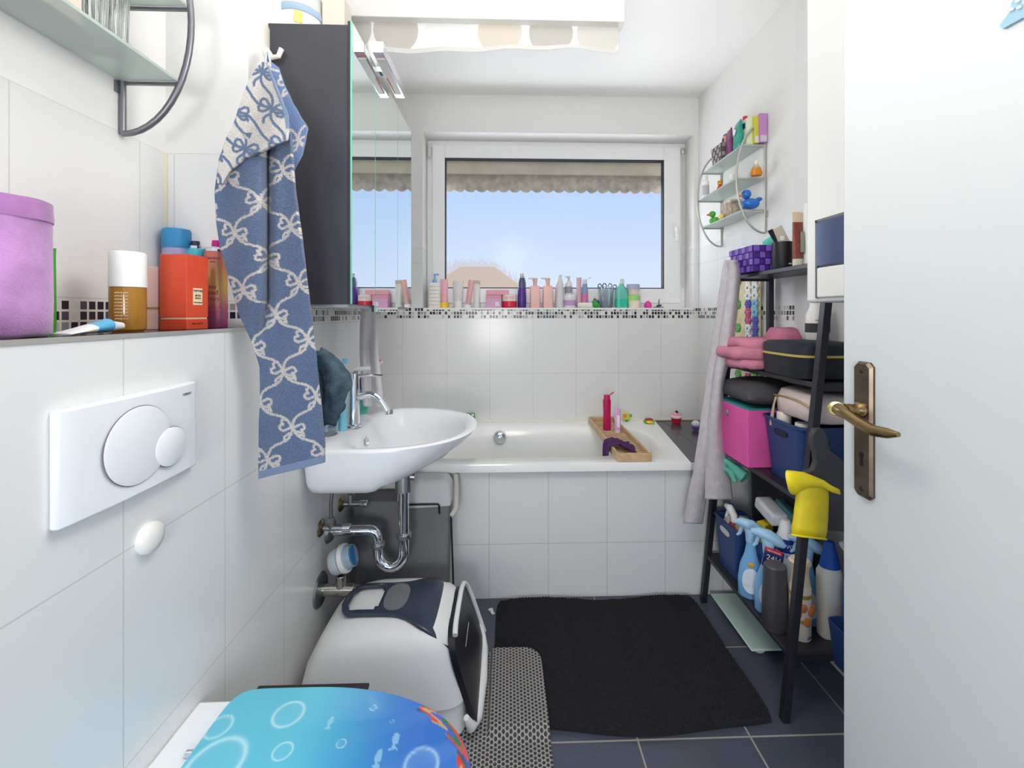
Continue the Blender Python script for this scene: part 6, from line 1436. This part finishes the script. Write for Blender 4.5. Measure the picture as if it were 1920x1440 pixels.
MB().tube([(0, 0, 0.27), (-0.01, 0, 0.30), (-0.02, 0, 0.315)], [0.017, 0.022, 0.018], 14).tube([(-0.045, 0, 0.305), (0.03, 0, 0.325)], [0.012, 0.018], 14).make('spray_head', M((236, 232, 236), 0.4), o, smooth=60)
o = thing('plastic_bin', 'small navy plastic bin at the near end of lowest tier', 'bin', (1.01, 1.165, z))
MB().loft([(0, 0.075, 0.032), (0.003, 0.078, 0.035), (0.125, 0.092, 0.042), (0.125, 0.089, 0.039), (0.006, 0.074, 0.031)], n=48, e=7).make('bin_body', NAVY, o, smooth=40)
o = bottle2('blue_label_bottle', 'light blue bottle leaning out of the small navy bin', 'bottle', (1.04, 1.16, z+0.008), [('bottle_body', [(0, 0.022, 0.018), (0.16, 0.022, 0.018), (0.175, 0.012, 0.012), (0.19, 0.012, 0.012)], M((125, 180, 215), 0.35), 3)], tilt=(0, R(8), 0))
MB().bb(-0.016, 0.016, -0.0192, -0.0182, 0.10, 0.15).make('white_label', M((230, 232, 236), 0.5), o, smooth=0)
struct_z = None

# ================================================================== BOILER
bxf = 0.78
by1 = ay(1511, bxf)
bzb = az(568, bxf, by1)
bo = thing('gas_boiler', 'white wall-hung boiler with dark control flap on right wall', 'boiler', ((bxf+XR)/2, 0, 0))
cxm = bo.location.x
MB().bb(bxf-cxm, XR-0.013-cxm, 0.70, by1, bzb, 2.40).make('boiler_casing', M((220, 220, 217), 0.35), bo, smooth=0, bevel=0.008, seg=3)
py1 = ay(1533, bxf-0.004)
pz0, pz1 = az(501, bxf, py1), az(417, bxf, py1)
MB().bb(bxf-0.008-cxm, bxf-0.001-cxm, 0.76, py1+0.001, pz0, pz1).make('control_flap', M((70, 84, 120), 0.08, 0.3, coat=0.5), bo, smooth=0, bevel=0.006, seg=3)
MB().bb(bxf-0.006-cxm, bxf-0.0005-cxm, 0.75, py1+0.006, pz1, pz1+0.006).bb(bxf-0.006-cxm, bxf-0.0005-cxm, py1+0.001, py1+0.006, bzb+0.01, pz1+0.006).make('panel_groove', M((110, 110, 112), 0.6), bo, smooth=0)
MB().bb(bxf-0.007-cxm, bxf-0.0005-cxm, 0.76, py1, bzb+0.012, pz0-0.002).make('lower_cover', M((222, 221, 217), 0.35), bo, smooth=0, bevel=0.004)

# ================================================================== DOOR (open, along the right)
DX = 0.66
dy1 = ay(1581, DX)
dr = MB().bb(DX, DX+0.04, -0.02, dy1, 0.008, 2.05).make('door_1', M((202, 206, 206), 0.45, bump=0.05, bs=40), smooth=0, bevel=0.003); struct(dr)
struct(MB().bb(DX+0.045, DX+0.09, 0.55, 0.60, 0.0, 2.4).make('trim_9', M((232, 233, 232), 0.5), smooth=0))
BR = M((112, 98, 84), 0.32, 0.8, mottle=0.35, ms=25)
pyc = ay(1624, DX); pzc = az(806, DX, pyc)
phw, phh = 0.0195, 0.125
def pring(x, a, b, ch): return [(x, -a, -b+ch), (x, -a+ch, -b), (x, a-ch, -b), (x, a, -b+ch), (x, a, b-ch), (x, a-ch, b), (x, -a+ch, b), (x, -a, b-ch)]
pl = MB().rings([pring(0, phw, phh, 0.008), pring(-0.004, phw, phh, 0.008), pring(-0.009, phw-0.003, phh-0.004, 0.007)]).make('handle_plate', BR, dr, smooth=0, loc=(DX, pyc, pzc))
for s_ in (-1, 1): MB().lathe([(0.0042, 0), (0.0035, 0.0016), (0, 0.002)], 16).make('screw', M((70, 66, 68), 0.3, 0.9), pl); q = LAST[0]; q.location = (-0.009, 0, s_*0.108); q.rotation_euler = (0, -PI/2, 0)
MB().lathe([(0.0052, 0), (0.0052, 0.0006)], 20).make('keyhole', M((12, 10, 10), 0.8), pl); q = LAST[0]; q.location = (-0.009, 0.0, -0.046); q.rotation_euler = (0, -PI/2, 0)
MB().bb(-0.0097, -0.009, -0.0032, 0.0032, -0.066, -0.046).make('keyhole_slot', M((12, 10, 10), 0.8), pl, smooth=0)
hz0 = az(768, DX, pyc)-pzc
GB = M((150, 125, 85), 0.22, 0.95)
lv = MB().lathe([(0.0145, 0), (0.0145, 0.006), (0.0105, 0.010), (0.0095, 0.018), (0.0115, 0.022), (0.0105, 0.03)], 26).make('lever_neck', GB, dr, smooth=60, loc=(DX-0.009, pyc, pzc+hz0)); lv.rotation_euler = (0, -PI/2, 0)
MB().tube([(-0.03, 0.016, 0.000), (-0.042, 0.012, 0.001), (-0.050, 0.002, 0.0), (-0.052, -0.02, -0.004), (-0.052, -0.045, -0.012), (-0.052, -0.075, -0.018), (-0.051, -0.10, -0.015), (-0.050, -0.118, -0.012)], [0.009, 0.012, 0.0115, 0.0095, 0.009, 0.0095, 0.0085, 0.004], 18).make('lever', GB, dr, smooth=60, loc=(DX, pyc, pzc+hz0))
MB().lathe([(0.0125, 0), (0.0125, 0.003), (0.008, 0.0048), (0, 0.005)], 26).make('lever_end', M((215, 200, 135), 0.18, 1.0), dr, smooth=60); q = LAST[0]; q.location = (DX-0.052, pyc+0.006, pzc+hz0+0.001); q.rotation_euler = (R(35), R(-62), 0)
# ornament on the door
oy = ay(1905, DX-0.003); oz = az(28, DX, oy)
orn = thing('felt_ornament', 'dusty blue felt ornament with white pearls on the door', 'ornament', (DX-0.0005, oy, oz))
def OP(u, v): y = ay(u, DX-0.003); return (y-oy, az(v, DX-0.003, y)-oz)
MB().prism([OP(*p) for p in ((1877, 50), (1879, 44), (1890, 30), (1897, 18), (1899, 4), (1908, -6), (1930, -10), (1950, -6), (1950, 28), (1932, 30), (1918, 34), (1898, 45), (1882, 54))], -0.004, -0.0005, 'x').make('felt_shape', M((150, 185, 200), 0.9), orn, smooth=0)
mb = MB()
for (u, v) in ((1901, 18), (1915, 14), (1926, 4), (1912, 2), (1938, 18)): p = OP(u, v); mb.ball((-0.0055, p[0], p[1]), 0.0024)
mb.make('pearls', M((235, 235, 240), 0.2), orn, smooth=60)
